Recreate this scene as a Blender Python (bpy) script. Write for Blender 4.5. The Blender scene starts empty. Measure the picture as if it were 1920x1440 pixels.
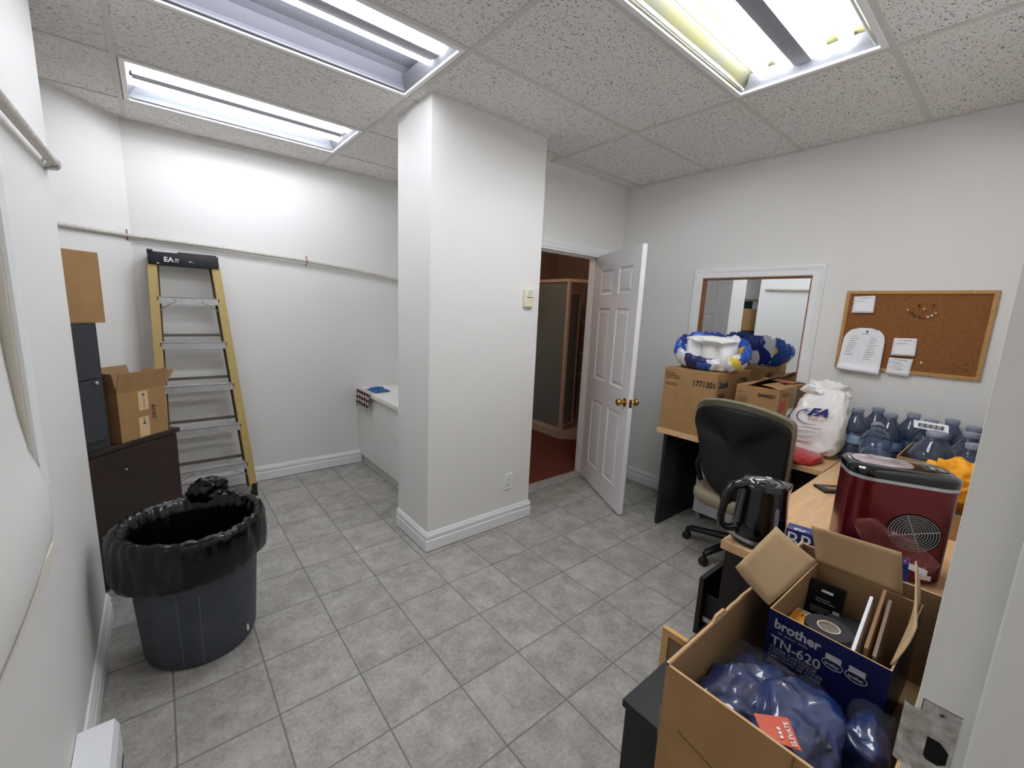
import bpy, bmesh, math, random
from mathutils import Vector, Matrix, noise
random.seed(7)
SC = bpy.context.scene
COL = SC.collection
PI = math.pi
# ------------------------------------------------------------------ camera, world, exposure
cam = bpy.data.cameras.new('camera'); cam.sensor_width = 36; cam.sensor_fit = 'HORIZONTAL'
cam.lens = 799.844 / 1920 * 36; cam.clip_start = 0.02
CAM = bpy.data.objects.new('camera', cam); COL.objects.link(CAM)
_r, _d, _f = (Vector((0.772237, -0.633768, 0.04458)), Vector((-0.07448, -0.15999, -0.984305)), Vector((0.630953, 0.756797, -0.170753)))
_m = Matrix((_r, -_d, -_f)).transposed().to_4x4(); _m.translation = Vector((-1.149476, -1.760921, 1.520744))
CAM.matrix_world = _m
SC.camera = CAM
W = bpy.data.worlds.new('world'); SC.world = W; W.use_nodes = True
W.node_tree.nodes['Background'].inputs[0].default_value = (0.8, 0.85, 1, 1)
W.node_tree.nodes['Background'].inputs[1].default_value = 0.05
SC.view_settings.view_transform = 'Standard'; SC.view_settings.look = 'None'
SC.view_settings.gamma = 1.0; SC.view_settings.use_curve_mapping = False
SC.view_settings.exposure = 0.80
SC.cycles.max_bounces = 12; SC.cycles.diffuse_bounces = 7; SC.cycles.glossy_bounces = 4
SC.cycles.transmission_bounces = 10; SC.cycles.transparent_max_bounces = 16
SC.cycles.sample_clamp_indirect = 6.0
TUBE_E = 19.0
H = 2.632

# ------------------------------------------------------------------ materials
def lin(c):
    if isinstance(c, str):
        c = [int(c[i:i+2], 16) / 255 for i in (0, 2, 4)]
    return tuple(x / 12.92 if x <= 0.04045 else ((x + 0.055) / 1.055) ** 2.4 for x in c) + (1,)
MC = {}
def mat(name, col, rough=0.6, metal=0.0, bump=0.0, bscale=200, var=0.0, vscale=8, vcol=None, emis=0, trans=0.0, alpha=1.0, coat=0.0, ior=1.45, sheen=0, spec=None, stretch=None):
    if name in MC: return MC[name]
    m = bpy.data.materials.new(name); m.use_nodes = True; MC[name] = m
    nt = m.node_tree; b = nt.nodes['Principled BSDF']; L = nt.links
    c = lin(col)
    b.inputs['Base Color'].default_value = c; b.inputs['Roughness'].default_value = rough
    b.inputs['Metallic'].default_value = metal; b.inputs['IOR'].default_value = ior
    b.inputs['Transmission Weight'].default_value = trans; b.inputs['Alpha'].default_value = alpha
    b.inputs['Coat Weight'].default_value = coat; b.inputs['Coat Roughness'].default_value = 0.08
    if spec is not None: b.inputs['Specular IOR Level'].default_value = spec
    if emis:
        b.inputs['Emission Color'].default_value = c; b.inputs['Emission Strength'].default_value = emis
    tc = None
    if bump or var:
        tc = nt.nodes.new('ShaderNodeTexCoord')
        src = tc.outputs['Object']
        if stretch:
            mp = nt.nodes.new('ShaderNodeMapping'); mp.inputs['Scale'].default_value = stretch
            L.new(src, mp.inputs[0]); src = mp.outputs[0]
    if var:
        n = nt.nodes.new('ShaderNodeTexNoise'); n.inputs['Scale'].default_value = vscale; n.inputs['Detail'].default_value = 6
        L.new(src, n.inputs['Vector'])
        r = nt.nodes.new('ShaderNodeValToRGB'); r.color_ramp.elements[0].position = 0.3; r.color_ramp.elements[1].position = 0.7
        c2 = lin(vcol) if vcol else tuple(x * (1 - var) for x in c[:3]) + (1,)
        r.color_ramp.elements[0].color = c2; r.color_ramp.elements[1].color = c
        L.new(n.outputs[0], r.inputs[0]); L.new(r.outputs[0], b.inputs['Base Color'])
    if bump:
        n = nt.nodes.new('ShaderNodeTexNoise'); n.inputs['Scale'].default_value = bscale; n.inputs['Detail'].default_value = 3
        L.new(src, n.inputs['Vector'])
        bp = nt.nodes.new('ShaderNodeBump'); bp.inputs['Strength'].default_value = bump; bp.inputs['Distance'].default_value = 0.002
        L.new(n.outputs[0], bp.inputs['Height']); L.new(bp.outputs[0], b.inputs['Normal'])
    return m

def math_n(nt, op, a, b=None, c=None):
    n = nt.nodes.new('ShaderNodeMath'); n.operation = op
    for i, v in enumerate((a, b, c)):
        if v is None: continue
        if isinstance(v, (int, float)): n.inputs[i].default_value = v
        else: nt.links.new(v, n.inputs[i])
    return n.outputs[0]

def ramp(nt, fac, stops, const=False):
    r = nt.nodes.new('ShaderNodeValToRGB'); e = r.color_ramp.elements
    if const: r.color_ramp.interpolation = 'CONSTANT'
    while len(e) < len(stops): e.new(0.5)
    for i, (p, c) in enumerate(stops):
        e[i].position = p; e[i].color = lin(c) if isinstance(c, str) else (c, c, c, 1)
    nt.links.new(fac, r.inputs[0]); return r.outputs[0]

def mixc(nt, fac, a, b, mode='MIX'):
    n = nt.nodes.new('ShaderNodeMix'); n.data_type = 'RGBA'; n.blend_type = mode
    for k, v in ((0, fac), (6, a), (7, b)):
        if isinstance(v, (int, float)): n.inputs[k].default_value = v
        elif isinstance(v, tuple): n.inputs[k].default_value = v
        else: nt.links.new(v, n.inputs[k])
    return n.outputs[2]

def floor_mat():
    m = bpy.data.materials.new('vinyl_tile_floor'); m.use_nodes = True; nt = m.node_tree; L = nt.links
    b = nt.nodes['Principled BSDF']
    g = nt.nodes.new('ShaderNodeNewGeometry'); s = nt.nodes.new('ShaderNodeSeparateXYZ'); L.new(g.outputs['Position'], s.inputs[0])
    ux = math_n(nt, 'DIVIDE', math_n(nt, 'ADD', s.outputs[0], 0.906 + 30.12), 0.3012)
    uy = math_n(nt, 'DIVIDE', math_n(nt, 'SUBTRACT', s.outputs[1], 0.0923 - 30.12), 0.3012)
    fx = math_n(nt, 'FRACT', ux); fy = math_n(nt, 'FRACT', uy)
    ex = math_n(nt, 'ABSOLUTE', math_n(nt, 'SUBTRACT', math_n(nt, 'FRACT', math_n(nt, 'ADD', ux, 0.5)), 0.5))
    ey = math_n(nt, 'ABSOLUTE', math_n(nt, 'SUBTRACT', math_n(nt, 'FRACT', math_n(nt, 'ADD', uy, 0.5)), 0.5))
    e = math_n(nt, 'MINIMUM', ex, ey)
    joint = math_n(nt, 'LESS_THAN', e, 0.0075)
    soft = math_n(nt, 'LESS_THAN', e, 0.017)
    cx = nt.nodes.new('ShaderNodeCombineXYZ')
    L.new(math_n(nt, 'FLOOR', ux), cx.inputs[0]); L.new(math_n(nt, 'FLOOR', uy), cx.inputs[1])
    wn = nt.nodes.new('ShaderNodeTexWhiteNoise'); L.new(cx.outputs[0], wn.inputs[0])
    va = nt.nodes.new('ShaderNodeVectorMath'); va.operation = 'MULTIPLY_ADD'
    L.new(wn.outputs['Color'], va.inputs[0]); va.inputs[1].default_value = (9, 9, 9); L.new(g.outputs['Position'], va.inputs[2])
    n1 = nt.nodes.new('ShaderNodeTexNoise'); n1.inputs['Scale'].default_value = 9; n1.inputs['Detail'].default_value = 9; n1.inputs['Roughness'].default_value = 0.68
    L.new(va.outputs[0], n1.inputs['Vector'])
    n2 = nt.nodes.new('ShaderNodeTexNoise'); n2.inputs['Scale'].default_value = 70; n2.inputs['Detail'].default_value = 8; n2.inputs['Roughness'].default_value = 0.7
    L.new(va.outputs[0], n2.inputs['Vector'])
    c1 = ramp(nt, n1.outputs[0], [(0.32, '827f79'), (0.47, '9d9a94'), (0.56, 'adaaa5'), (0.7, 'c2c1bd')])
    c2 = ramp(nt, n2.outputs[0], [(0.28, '746e66'), (0.5, 'a6a39d'), (0.72, 'cbcac6')])
    c = mixc(nt, 0.42, c1, c2)
    tone = math_n(nt, 'MULTIPLY_ADD', wn.outputs['Value'], 0.09, 0.94)
    tn = nt.nodes.new('ShaderNodeCombineColor')
    for i in range(3): L.new(tone, tn.inputs[i])
    c = mixc(nt, 1.0, c, tn.outputs[0], 'MULTIPLY')
    # scuffs
    n3 = nt.nodes.new('ShaderNodeTexNoise'); n3.inputs['Scale'].default_value = 16; n3.inputs['Detail'].default_value = 5
    L.new(g.outputs['Position'], n3.inputs['Vector'])
    sc = math_n(nt, 'MULTIPLY', math_n(nt, 'GREATER_THAN', n3.outputs[0], 0.74), 0.5)
    c = mixc(nt, sc, c, lin('6f6258'))
    c = mixc(nt, math_n(nt, 'MULTIPLY', soft, 0.25), c, lin('7c7c7c'))
    c = mixc(nt, math_n(nt, 'MULTIPLY', joint, 0.75), c, lin('5e5d5b'))
    L.new(c, b.inputs['Base Color'])
    b.inputs['Roughness'].default_value = 0.5; b.inputs['Specular IOR Level'].default_value = 0.3
    bp = nt.nodes.new('ShaderNodeBump'); bp.inputs['Strength'].default_value = 0.35; bp.inputs['Distance'].default_value = 0.002
    hh = math_n(nt, 'SUBTRACT', math_n(nt, 'MULTIPLY', n2.outputs[0], 0.4), joint)
    L.new(hh, bp.inputs['Height']); L.new(bp.outputs[0], b.inputs['Normal'])
    return m

def ceiling_mat():
    m = bpy.data.materials.new('fissured_ceiling_tile'); m.use_nodes = True; nt = m.node_tree; L = nt.links
    b = nt.nodes['Principled BSDF']
    g = nt.nodes.new('ShaderNodeNewGeometry')
    def marks(sx, sy, scale, thr):
        mp = nt.nodes.new('ShaderNodeMapping'); mp.inputs['Scale'].default_value = (sx, sy, 1); L.new(g.outputs['Position'], mp.inputs[0])
        n = nt.nodes.new('ShaderNodeTexNoise'); n.inputs['Scale'].default_value = scale; n.inputs['Detail'].default_value = 2.5; n.inputs['Distortion'].default_value = 0.6
        L.new(mp.outputs[0], n.inputs['Vector'])
        return math_n(nt, 'GREATER_THAN', n.outputs[0], thr)
    a = marks(1.0, 2.1, 75, 0.62)
    d = marks(1.7, 1.2, 130, 0.645)
    mk = math_n(nt, 'MAXIMUM', a, d)
    n2 = nt.nodes.new('ShaderNodeTexNoise'); n2.inputs['Scale'].default_value = 300; L.new(g.outputs['Position'], n2.inputs['Vector'])
    base = ramp(nt, n2.outputs[0], [(0.3, 'e2deda'), (0.7, 'efecea')])
    c = mixc(nt, math_n(nt, 'MULTIPLY', mk, 0.8), base, lin('6b655f'))
    L.new(c, b.inputs['Base Color']); b.inputs['Roughness'].default_value = 0.95; b.inputs['Specular IOR Level'].default_value = 0.1
    return m

def wood_mat(name, c1, c2, scale=6, stretch=(1, 12, 12), rough=0.5):
    m = bpy.data.materials.new(name); m.use_nodes = True; nt = m.node_tree; L = nt.links; MC[name] = m
    b = nt.nodes['Principled BSDF']; tc = nt.nodes.new('ShaderNodeTexCoord'); mp = nt.nodes.new('ShaderNodeMapping')
    mp.inputs['Scale'].default_value = stretch; L.new(tc.outputs['Object'], mp.inputs[0])
    n = nt.nodes.new('ShaderNodeTexNoise'); n.inputs['Scale'].default_value = scale; n.inputs['Detail'].default_value = 8; n.inputs['Distortion'].default_value = 0.4
    L.new(mp.outputs[0], n.inputs['Vector'])
    L.new(ramp(nt, n.outputs[0], [(0.3, c1), (0.7, c2)]), b.inputs['Base Color'])
    b.inputs['Roughness'].default_value = rough
    return m

def patch_mat(name, cols, scale=3.0, rough=0.35, coat=0.3, seed=0.0, bump=0.5):
    "printed plastic film in colour patches"
    m = bpy.data.materials.new(name); m.use_nodes = True; nt = m.node_tree; L = nt.links; MC[name] = m
    b = nt.nodes['Principled BSDF']; tc = nt.nodes.new('ShaderNodeTexCoord')
    mp = nt.nodes.new('ShaderNodeMapping'); mp.inputs['Location'].default_value = (seed, seed * 2, seed * 3); L.new(tc.outputs['Object'], mp.inputs[0])
    nn = nt.nodes.new('ShaderNodeTexNoise'); nn.inputs['Scale'].default_value = scale * 2; L.new(mp.outputs[0], nn.inputs['Vector'])
    va = nt.nodes.new('ShaderNodeVectorMath'); va.operation = 'MULTIPLY_ADD'; L.new(nn.outputs['Color'], va.inputs[0]); va.inputs[1].default_value = (0.08, 0.08, 0.08); L.new(mp.outputs[0], va.inputs[2])
    vo = nt.nodes.new('ShaderNodeTexVoronoi'); vo.inputs['Scale'].default_value = scale * 1.7; L.new(va.outputs[0], vo.inputs['Vector'])
    sp_ = nt.nodes.new('ShaderNodeSeparateColor'); L.new(vo.outputs['Color'], sp_.inputs[0]); n = sp_
    st = [(0.0 if i == 0 else p, c) for i, (p, c) in enumerate(cols)]
    L.new(ramp(nt, n.outputs[0], st, True), b.inputs['Base Color'])
    b.inputs['Roughness'].default_value = rough; b.inputs['Coat Weight'].default_value = coat; b.inputs['Coat Roughness'].default_value = 0.1
    n2 = nt.nodes.new('ShaderNodeTexNoise'); n2.inputs['Scale'].default_value = 30; n2.inputs['Detail'].default_value = 3; L.new(mp.outputs[0], n2.inputs['Vector'])
    bp = nt.nodes.new('ShaderNodeBump'); bp.inputs['Strength'].default_value = bump; bp.inputs['Distance'].default_value = 0.01
    L.new(n2.outputs[0], bp.inputs['Height']); L.new(bp.outputs[0], b.inputs['Normal'])
    return m

WALL = mat('painted_wall', 'e5e4e1', 0.75, bump=0.12, bscale=160, spec=0.25)
TRIM = mat('white_gloss_trim', 'ecedee', 0.4)
CARD = mat('cardboard', 'a8835a', 0.85, var=0.12, vscale=14, bump=0.15, bscale=120, spec=0.2)
CARDIN = mat('cardboard_inside', '987b5b', 0.9, var=0.1, vscale=10, spec=0.2)
CARDEDGE = mat('cardboard_edge', 'c9a67c', 0.9)
BLACK = mat('black_plastic', '17181a', 0.38)
BLACKG = mat('glossy_black_plastic', '0d0e11', 0.12, coat=0.4)
INK = mat('black_ink', '1c1a1e', 0.7)
WHITE = mat('white_plastic', 'eeeeee', 0.4)
PAPER = mat('white_paper', 'f0f1f5', 0.8)
STEEL = mat('brushed_steel', 'b9bbbd', 0.35, 1.0)
ALU = mat('worn_aluminium', 'c9c8c6', 0.55, 0.55, var=0.18, vscale=30, bump=0.2, bscale=60)
BRASS = mat('polished_brass', 'c9a35a', 0.18, 1.0)
MAPLE = wood_mat('maple_laminate', 'd2a777', 'e2bd90', 5, (1, 8, 8), 0.45)
OAK = wood_mat('oak_frame_wood', 'a87b43', 'c79a5f', 8, (2, 14, 14), 0.6)
DARKW = wood_mat('dark_walnut_laminate', '231813', '35261d', 4, (1, 1, 10), 0.45)

# ------------------------------------------------------------------ mesh helpers
def finish(name, bm, m, parent=None, smooth=None, label=None, loc=None):
    bmesh.ops.recalc_face_normals(bm, faces=bm.faces)
    me = bpy.data.meshes.new(name); bm.to_mesh(me); bm.free()
    if smooth is not None:
        for p in me.polygons: p.use_smooth = True
        me.set_sharp_from_angle(angle=math.radians(smooth))
    for x in (m if isinstance(m, (list, tuple)) else [m]): me.materials.append(x)
    o = bpy.data.objects.new(name, me); COL.objects.link(o)
    if parent: o.parent = parent
    if loc: o.location = loc
    if label: o['label'] = label
    return o
def new(): return bmesh.new()
def box(bm, a, b, mi=0, M=None, bev=0):
    x0, y0, z0 = a; x1, y1, z1 = b
    vs = [bm.verts.new(p) for p in ((x0,y0,z0),(x1,y0,z0),(x1,y1,z0),(x0,y1,z0),(x0,y0,z1),(x1,y0,z1),(x1,y1,z1),(x0,y1,z1))]
    fs = [bm.faces.new([vs[i] for i in q]) for q in ((0,3,2,1),(4,5,6,7),(0,1,5,4),(1,2,6,5),(2,3,7,6),(3,0,4,7))]
    for f in fs: f.material_index = mi
    if bev:
        es = list({e for f in fs for e in f.edges})
        r = bmesh.ops.bevel(bm, geom=es, offset=bev, segments=2, affect='EDGES', profile=0.5)
        vs = list({v for f in r['faces'] for v in f.verts} | {v for v in vs if v.is_valid})
    if M is not None:
        for v in vs: v.co = M @ v.co
    return vs
def quadbox(bm, c, t, nrm=None, mi=0):
    "thin slab from 4 corners (ccw seen from the front), thickness t behind"
    c = [Vector(p) for p in c]
    n = nrm or (c[1] - c[0]).cross(c[3] - c[0]).normalized()
    n = Vector(n)
    a = [bm.verts.new(p) for p in c]; b = [bm.verts.new(p - n * t) for p in c]
    k = len(c)
    F = [bm.faces.new(a), bm.faces.new(b[::-1])] + [bm.faces.new((a[i], b[i], b[(i+1) % k], a[(i+1) % k])) for i in range(k)]
    for f in F: f.material_index = mi
def prism(bm, poly, z0, z1, fn=None, mi=0):
    fn = fn or (lambda x, y, z: (x, y, z))
    a = [bm.verts.new(fn(x, y, z0)) for x, y in poly]; b = [bm.verts.new(fn(x, y, z1)) for x, y in poly]
    k = len(poly); F = [bm.faces.new(a[::-1]), bm.faces.new(b)]
    F += [bm.faces.new((a[i], a[(i+1) % k], b[(i+1) % k], b[i])) for i in range(k)]
    for f in F: f.material_index = mi
def lathe(bm, prof, seg=32, fn=None, cap0=True, cap1=True, cen=(0, 0), mi=0, sq=0):
    rings = []
    for r, z in prof:
        ring = []
        for i in range(seg):
            a = 2 * PI * i / seg
            k = 1.0
            if sq: k = 1 + sq * (abs(math.sin(2 * a)) ** 2)
            p = (cen[0] + r * k * math.cos(a), cen[1] + r * k * math.sin(a), z)
            if fn: p = fn(p, a)
            ring.append(bm.verts.new(p))
        rings.append(ring)
    for q in range(len(rings) - 1):
        for i in range(seg):
            f = bm.faces.new((rings[q][i], rings[q][(i+1) % seg], rings[q+1][(i+1) % seg], rings[q+1][i])); f.material_index = mi
    if cap0: bm.faces.new(rings[0][::-1]).material_index = mi
    if cap1: bm.faces.new(rings[-1]).material_index = mi
    return rings
def tube(bm, pts, r, seg=10, cap=True, flat=None):
    pts = [Vector(p) for p in pts]; rings = []
    up = None
    for i, p in enumerate(pts):
        t = (pts[min(i+1, len(pts)-1)] - pts[max(i-1, 0)]).normalized()
        if up is None:
            up = Vector((0, 0, 1)) if abs(t.z) < 0.9 else Vector((1, 0, 0))
        s = t.cross(up).normalized(); up = s.cross(t).normalized()
        rr = r[i] if isinstance(r, (list, tuple)) else r
        f = flat or 1.0
        rings.append([bm.verts.new(p + s * rr * math.cos(2*PI*k/seg) + up * rr * f * math.sin(2*PI*k/seg)) for k in range(seg)])
    for q in range(len(rings)-1):
        for k in range(seg):
            bm.faces.new((rings[q][k], rings[q][(k+1) % seg], rings[q+1][(k+1) % seg], rings[q+1][k]))
    if cap: bm.faces.new(rings[0][::-1]); bm.faces.new(rings[-1])
def cylx(bm, p0, p1, r, seg=16): tube(bm, [p0, p1], r, seg)
def sweep(bm, prof, path, closed=False, z0=0.0):
    "profile (d outward to the left of travel, z) along a 2D path with mitres"
    n = len(path); P = [Vector(p) for p in path]; rings = []
    for i in range(n):
        if closed: a, b = P[i-1], P[(i+1) % n]
        else: a, b = (P[i-1] if i else None), (P[i+1] if i < n-1 else None)
        def nl(u, v):
            d = (v - u).normalized(); return Vector((-d.y, d.x))
        if a is None: m = nl(P[i], b)
        elif b is None: m = nl(a, P[i])
        else:
            n1, n2 = nl(a, P[i]), nl(P[i], b); m = (n1 + n2).normalized(); m = m / max(0.2, m.dot(n1))
        rings.append([bm.verts.new((P[i].x + m.x * d, P[i].y + m.y * d, z0 + z)) for d, z in prof])
    k = len(prof)
    for i in range(n if closed else n-1):
        r0, r1 = rings[i], rings[(i+1) % n]
        for j in range(k): bm.faces.new((r0[j], r1[j], r1[(j+1) % k], r0[(j+1) % k]))
    if not closed: bm.faces.new(rings[0]); bm.faces.new(rings[-1][::-1])
def frame(bm, rect, prof, fn, sides=None):
    "mitred picture-frame moulding. rect = opening (u0,v0,u1,v1); prof = [(outward, height)] closed loop; fn(u,v,h)"
    u0, v0, u1, v1 = rect
    cs = [(u0, v0, -1, -1), (u1, v0, 1, -1), (u1, v1, 1, 1), (u0, v1, -1, 1)]
    R = [[bm.verts.new(fn(u + su * d, v + sv * d, h)) for d, h in prof] for u, v, su, sv in cs]
    k = len(prof)
    for i in range(4):
        for j in range(k): bm.faces.new((R[i][j], R[(i+1) % 4][j], R[(i+1) % 4][(j+1) % k], R[i][(j+1) % k]))
def empty(name, loc=(0, 0, 0), rz=0.0, label=None, cat=None, group=None, kind=None, rot=None):
    o = bpy.data.objects.new(name, None); COL.objects.link(o); o.location = loc
    o.rotation_euler = rot or (0, 0, rz); o.empty_display_size = 0.05
    tag(o, label, cat, group, kind); return o
def tag(o, label=None, cat=None, group=None, kind=None):
    for k, v in (('label', label), ('category', cat), ('group', group), ('kind', kind)):
        if v: o[k] = v
    return o
def copy_tree(o, parent=None):
    c = o.copy(); COL.objects.link(c)
    if parent: c.parent = parent
    for ch in list(o.children): copy_tree(ch, c)
    return c
FC = {}
def text(parent, body, org, right, up, w, h, m, name='lettering', bold=0.0, shear=0.0, lift=0.0006, label=None, cat=None):
    "flat lettering whose bounding box starts at org and measures w x h"
    key = (body, bold, shear)
    if key not in FC:
        cu = bpy.data.curves.new('txt', 'FONT'); cu.body = body; cu.size = 1; cu.offset = bold; cu.shear = shear; cu.resolution_u = 3
        o = bpy.data.objects.new('txt', cu); COL.objects.link(o)
        bpy.context.view_layer.update()
        me = bpy.data.meshes.new_from_object(o.evaluated_get(bpy.context.evaluated_depsgraph_get()))
        bpy.data.objects.remove(o)
        FC[key] = ([v.co.copy() for v in me.vertices], [tuple(p.vertices) for p in me.polygons])
    V, Fp = FC[key]
    x0 = min(v.x for v in V); x1 = max(v.x for v in V); y0 = min(v.y for v in V); y1 = max(v.y for v in V)
    R = Vector(right).normalized(); U = Vector(up).normalized(); N = R.cross(U).normalized(); O = Vector(org) + N * lift
    me = bpy.data.meshes.new(name)
    me.from_pydata([O + R * ((v.x - x0) / (x1 - x0) * w) + U * ((v.y - y0) / (y1 - y0) * h) for v in V], [], Fp)
    me.materials.append(m); o = bpy.data.objects.new(name, me); COL.objects.link(o)
    if parent: o.parent = parent
    if label: o['label'] = label
    return o
def bars(parent, org, right, up, rows, m, name='small_print', h=0.004, gap=0.004, lift=0.0006):
    "unreadable small print: rows of short dashes"
    R = Vector(right).normalized(); U = Vector(up).normalized(); N = R.cross(U).normalized(); O = Vector(org) + N * lift
    bm = new()
    for i, w in enumerate(rows):
        x = 0.0; y = -i * (h + gap)
        while x < w:
            l = min(random.uniform(h * 1.2, h * 4.5), w - x)
            q = [O + R * x + U * y, O + R * (x + l) + U * y, O + R * (x + l) + U * (y + h), O + R * x + U * (y + h)]
            bm.faces.new([bm.verts.new(p) for p in q]); x += l + h * 0.6
    return finish(name, bm, m, parent)
def nz(p, s=1.0): return noise.noise(Vector(p) * s)
def cnoise(p, s):
    "creased noise"
    v = Vector(p) * s
    return 1 - abs(noise.noise(v)) * 2 + 0.5 * (1 - abs(noise.noise(v * 2.3 + Vector((5, 1, 2)))) * 2)
def blob(bm, c, r, amp=0.1, s=8, sub=5, seed=0, zmin=None, fn=None, power=1.0):
    "crumpled closed bag shape"
    res = bmesh.ops.create_icosphere(bm, subdivisions=sub, radius=1)
    for v in res['verts']:
        d = v.co.normalized()
        if power != 1.0:
            d2 = Vector([math.copysign(abs(t) ** power, t) for t in d]); d = d2
        p = Vector((c[0] + d.x * r[0], c[1] + d.y * r[1], c[2] + d.z * r[2]))
        k = 1 + amp * (cnoise(p + Vector((seed, 0, 0)), s) - 0.6)
        p = Vector(c) + (p - Vector(c)) * k
        if fn: p = fn(p, d)
        if zmin is not None and p.z < zmin: p.z = zmin + 0.0005 * random.random()
        v.co = p
    return res['verts']

# ------------------------------------------------------------------ room shell
XL, XR, YB, YD, YF = -1.432, 2.185, 2.205, 0.745, -1.743
WT = H + 0.16
FLOOR = floor_mat(); CEIL = ceiling_mat()
def S(name, bm, m, parent=None, smooth=None):
    o = finish(name, bm, m, parent, smooth)
    if parent is None: o['kind'] = 'structure'
    return o
bm = new(); box(bm, (-2.6, YF - 0.15, -0.05), (XR + 0.15, 2.4, 0)); S('floor', bm, FLOOR)
bm = new(); box(bm, (-2.6, -3.4, -0.05), (XR + 0.15, YF - 0.15, 0)); S('floor_hall', bm, FLOOR)
# walls
bm = new()
WY0, WY1, WZ0, WZ1 = -1.15, -0.13, 1.03, 2.0       # opening of the side window
box(bm, (XL - 0.12, YF, 0), (XL, WY0, WT)); box(bm, (XL - 0.12, WY1, 0), (XL, 0.805, WT))
box(bm, (XL - 0.12, WY0, 0), (XL, WY1, WZ0)); box(bm, (XL - 0.12, WY0, WZ1), (XL, WY1, WT))
S('wall_left', bm, WALL)
bm = new(); box(bm, (-2.5, 0.0, 0), (-2.4, 1.0, WT)); box(bm, (-2.5, -0.1, 0), (XL - 0.12, 0.0, WT)); S('wall_recess', bm, WALL)
bm = new(); prism(bm, [(-1.245, YB), (-2.42, 0.88), (-2.52, 0.97), (-1.34, YB + 0.1)], 0, WT); S('wall_corner', bm, WALL)
bm = new()
box(bm, (-1.34, YB, 0), (1.0, YB + 0.1, WT)); S('wall_back', bm, WALL)
bm = new(); box(bm, (0.055, 0.447, 0), (0.897, 0.862, WT)); S('wall_pillar', bm, WALL)
bm = new()
DX0, DX1, DZ = 1.03, 1.90, 2.02
box(bm, (0.897, YD, 0), (DX0, 0.862, WT)); box(bm, (DX1, YD, 0), (XR + 0.1, 0.862, WT)); box(bm, (DX0, YD, DZ), (DX1, 0.862, WT)); S('wall_door', bm, WALL)
bm = new()
box(bm, (0.9, 0.862, 0), (1.0, YB, WT)); S('wall_alcove', bm, WALL)
bm = new()
MY0, MY1, MZ0, MZ1 = -0.785, -0.046, 1.045, 1.83
box(bm, (XR, YF, 0), (XR + 0.12, MY0, WT)); box(bm, (XR, MY1, 0), (XR + 0.12, YD, WT))
box(bm, (XR, MY0, 0), (XR + 0.12, MY1, MZ0)); box(bm, (XR, MY0, MZ1), (XR + 0.12, MY1, WT)); S('wall_right', bm, WALL)
bm = new()
JX = -0.48
box(bm, (JX, YF - 0.14, 0), (XR + 0.12, YF, WT)); box(bm, (XL - 0.12, YF - 0.14, 2.05), (JX, YF, WT)); S('wall_front', bm, WALL)
# ceiling tiles (2x4 ft), leaving the cells of the light fixtures open
FIX = [((0, -2), 4), ((-2, 0), 2), ((-2, 2), 2)]
u = 0.61
cells = {f[0] for f in FIX}
bm = new()
xs = [(-2.52, -1.22)] + [(-1.22, 0.0), (0.0, 1.22), (1.22, XR - 0.009)]
for k in range(-3, 4):
    y0 = max(k * u, YF + 0.0); y1 = min((k + 1) * u, YB - 0.004)
    for i, (a, b) in enumerate(xs):
        key = ((-4, -2, 0, 2)[i], k)
        if key in cells: continue
        segs = [(a, b, y0, y1)]
        for (a_, b_, c_, d_) in segs: box(bm, (a_, c_, H), (b_, d_, H + 0.015))
S('ceiling', bm, CEIL)
bm = new(); box(bm, (-2.6, YF - 0.2, H + 0.17), (XR + 0.2, 2.4, H + 0.2)); S('ceiling_slab', bm, mat('dark_plenum', '202020', 0.9))
TB = mat('ceiling_grid_paint', 'cfcbc6', 0.5)
bm = new()
for x in (-1.22, 0, 1.22): box(bm, (x - 0.012, YF, H - 0.004), (x + 0.012, YB, H - 0.0005))
for k in range(-2, 4): box(bm, (-2.5, k * u - 0.012, H - 0.0035), (XR, k * u + 0.012, H - 0.0003))
S('trim_1', bm, TB)
# hall behind the camera
bm = new(); box(bm, (XL - 0.12, -3.3, 0), (XL, YF - 0.14, WT)); S('wall_hall_left', bm, WALL)
bm = new(); box(bm, (1.2, -3.3, 0), (1.3, YF - 0.14, WT)); S('wall_hall_right', bm, WALL)
bm = new(); box(bm, (XL - 0.12, -3.4, 0), (1.3, -3.3, WT)); S('wall_hall_end', bm, WALL)
bm = new(); box(bm, (XL - 0.12, -3.4, H), (1.3, YF - 0.14, H + 0.03)); S('ceiling_hall', bm, CEIL)
# bathroom beyond the open door
BW = mat('warm_lit_bathroom_wall', 'b39c8e', 0.7, bump=0.1)  # white walls tinted beige, the dim warm light is in the colour
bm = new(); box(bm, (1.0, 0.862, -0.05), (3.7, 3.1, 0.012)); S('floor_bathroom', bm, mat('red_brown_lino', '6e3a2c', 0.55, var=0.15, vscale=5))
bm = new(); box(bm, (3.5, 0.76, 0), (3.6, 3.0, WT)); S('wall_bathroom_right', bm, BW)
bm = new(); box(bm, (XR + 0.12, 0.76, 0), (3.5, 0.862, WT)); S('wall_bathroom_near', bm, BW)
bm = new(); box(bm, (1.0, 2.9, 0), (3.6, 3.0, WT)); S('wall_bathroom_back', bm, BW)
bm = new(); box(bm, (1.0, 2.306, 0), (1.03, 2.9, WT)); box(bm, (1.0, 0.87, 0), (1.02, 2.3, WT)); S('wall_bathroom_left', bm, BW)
bm = new(); box(bm, (0.95, 0.862, 2.45), (3.6, 3.0, 2.5)); S('ceiling_bathroom', bm, BW)
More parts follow.
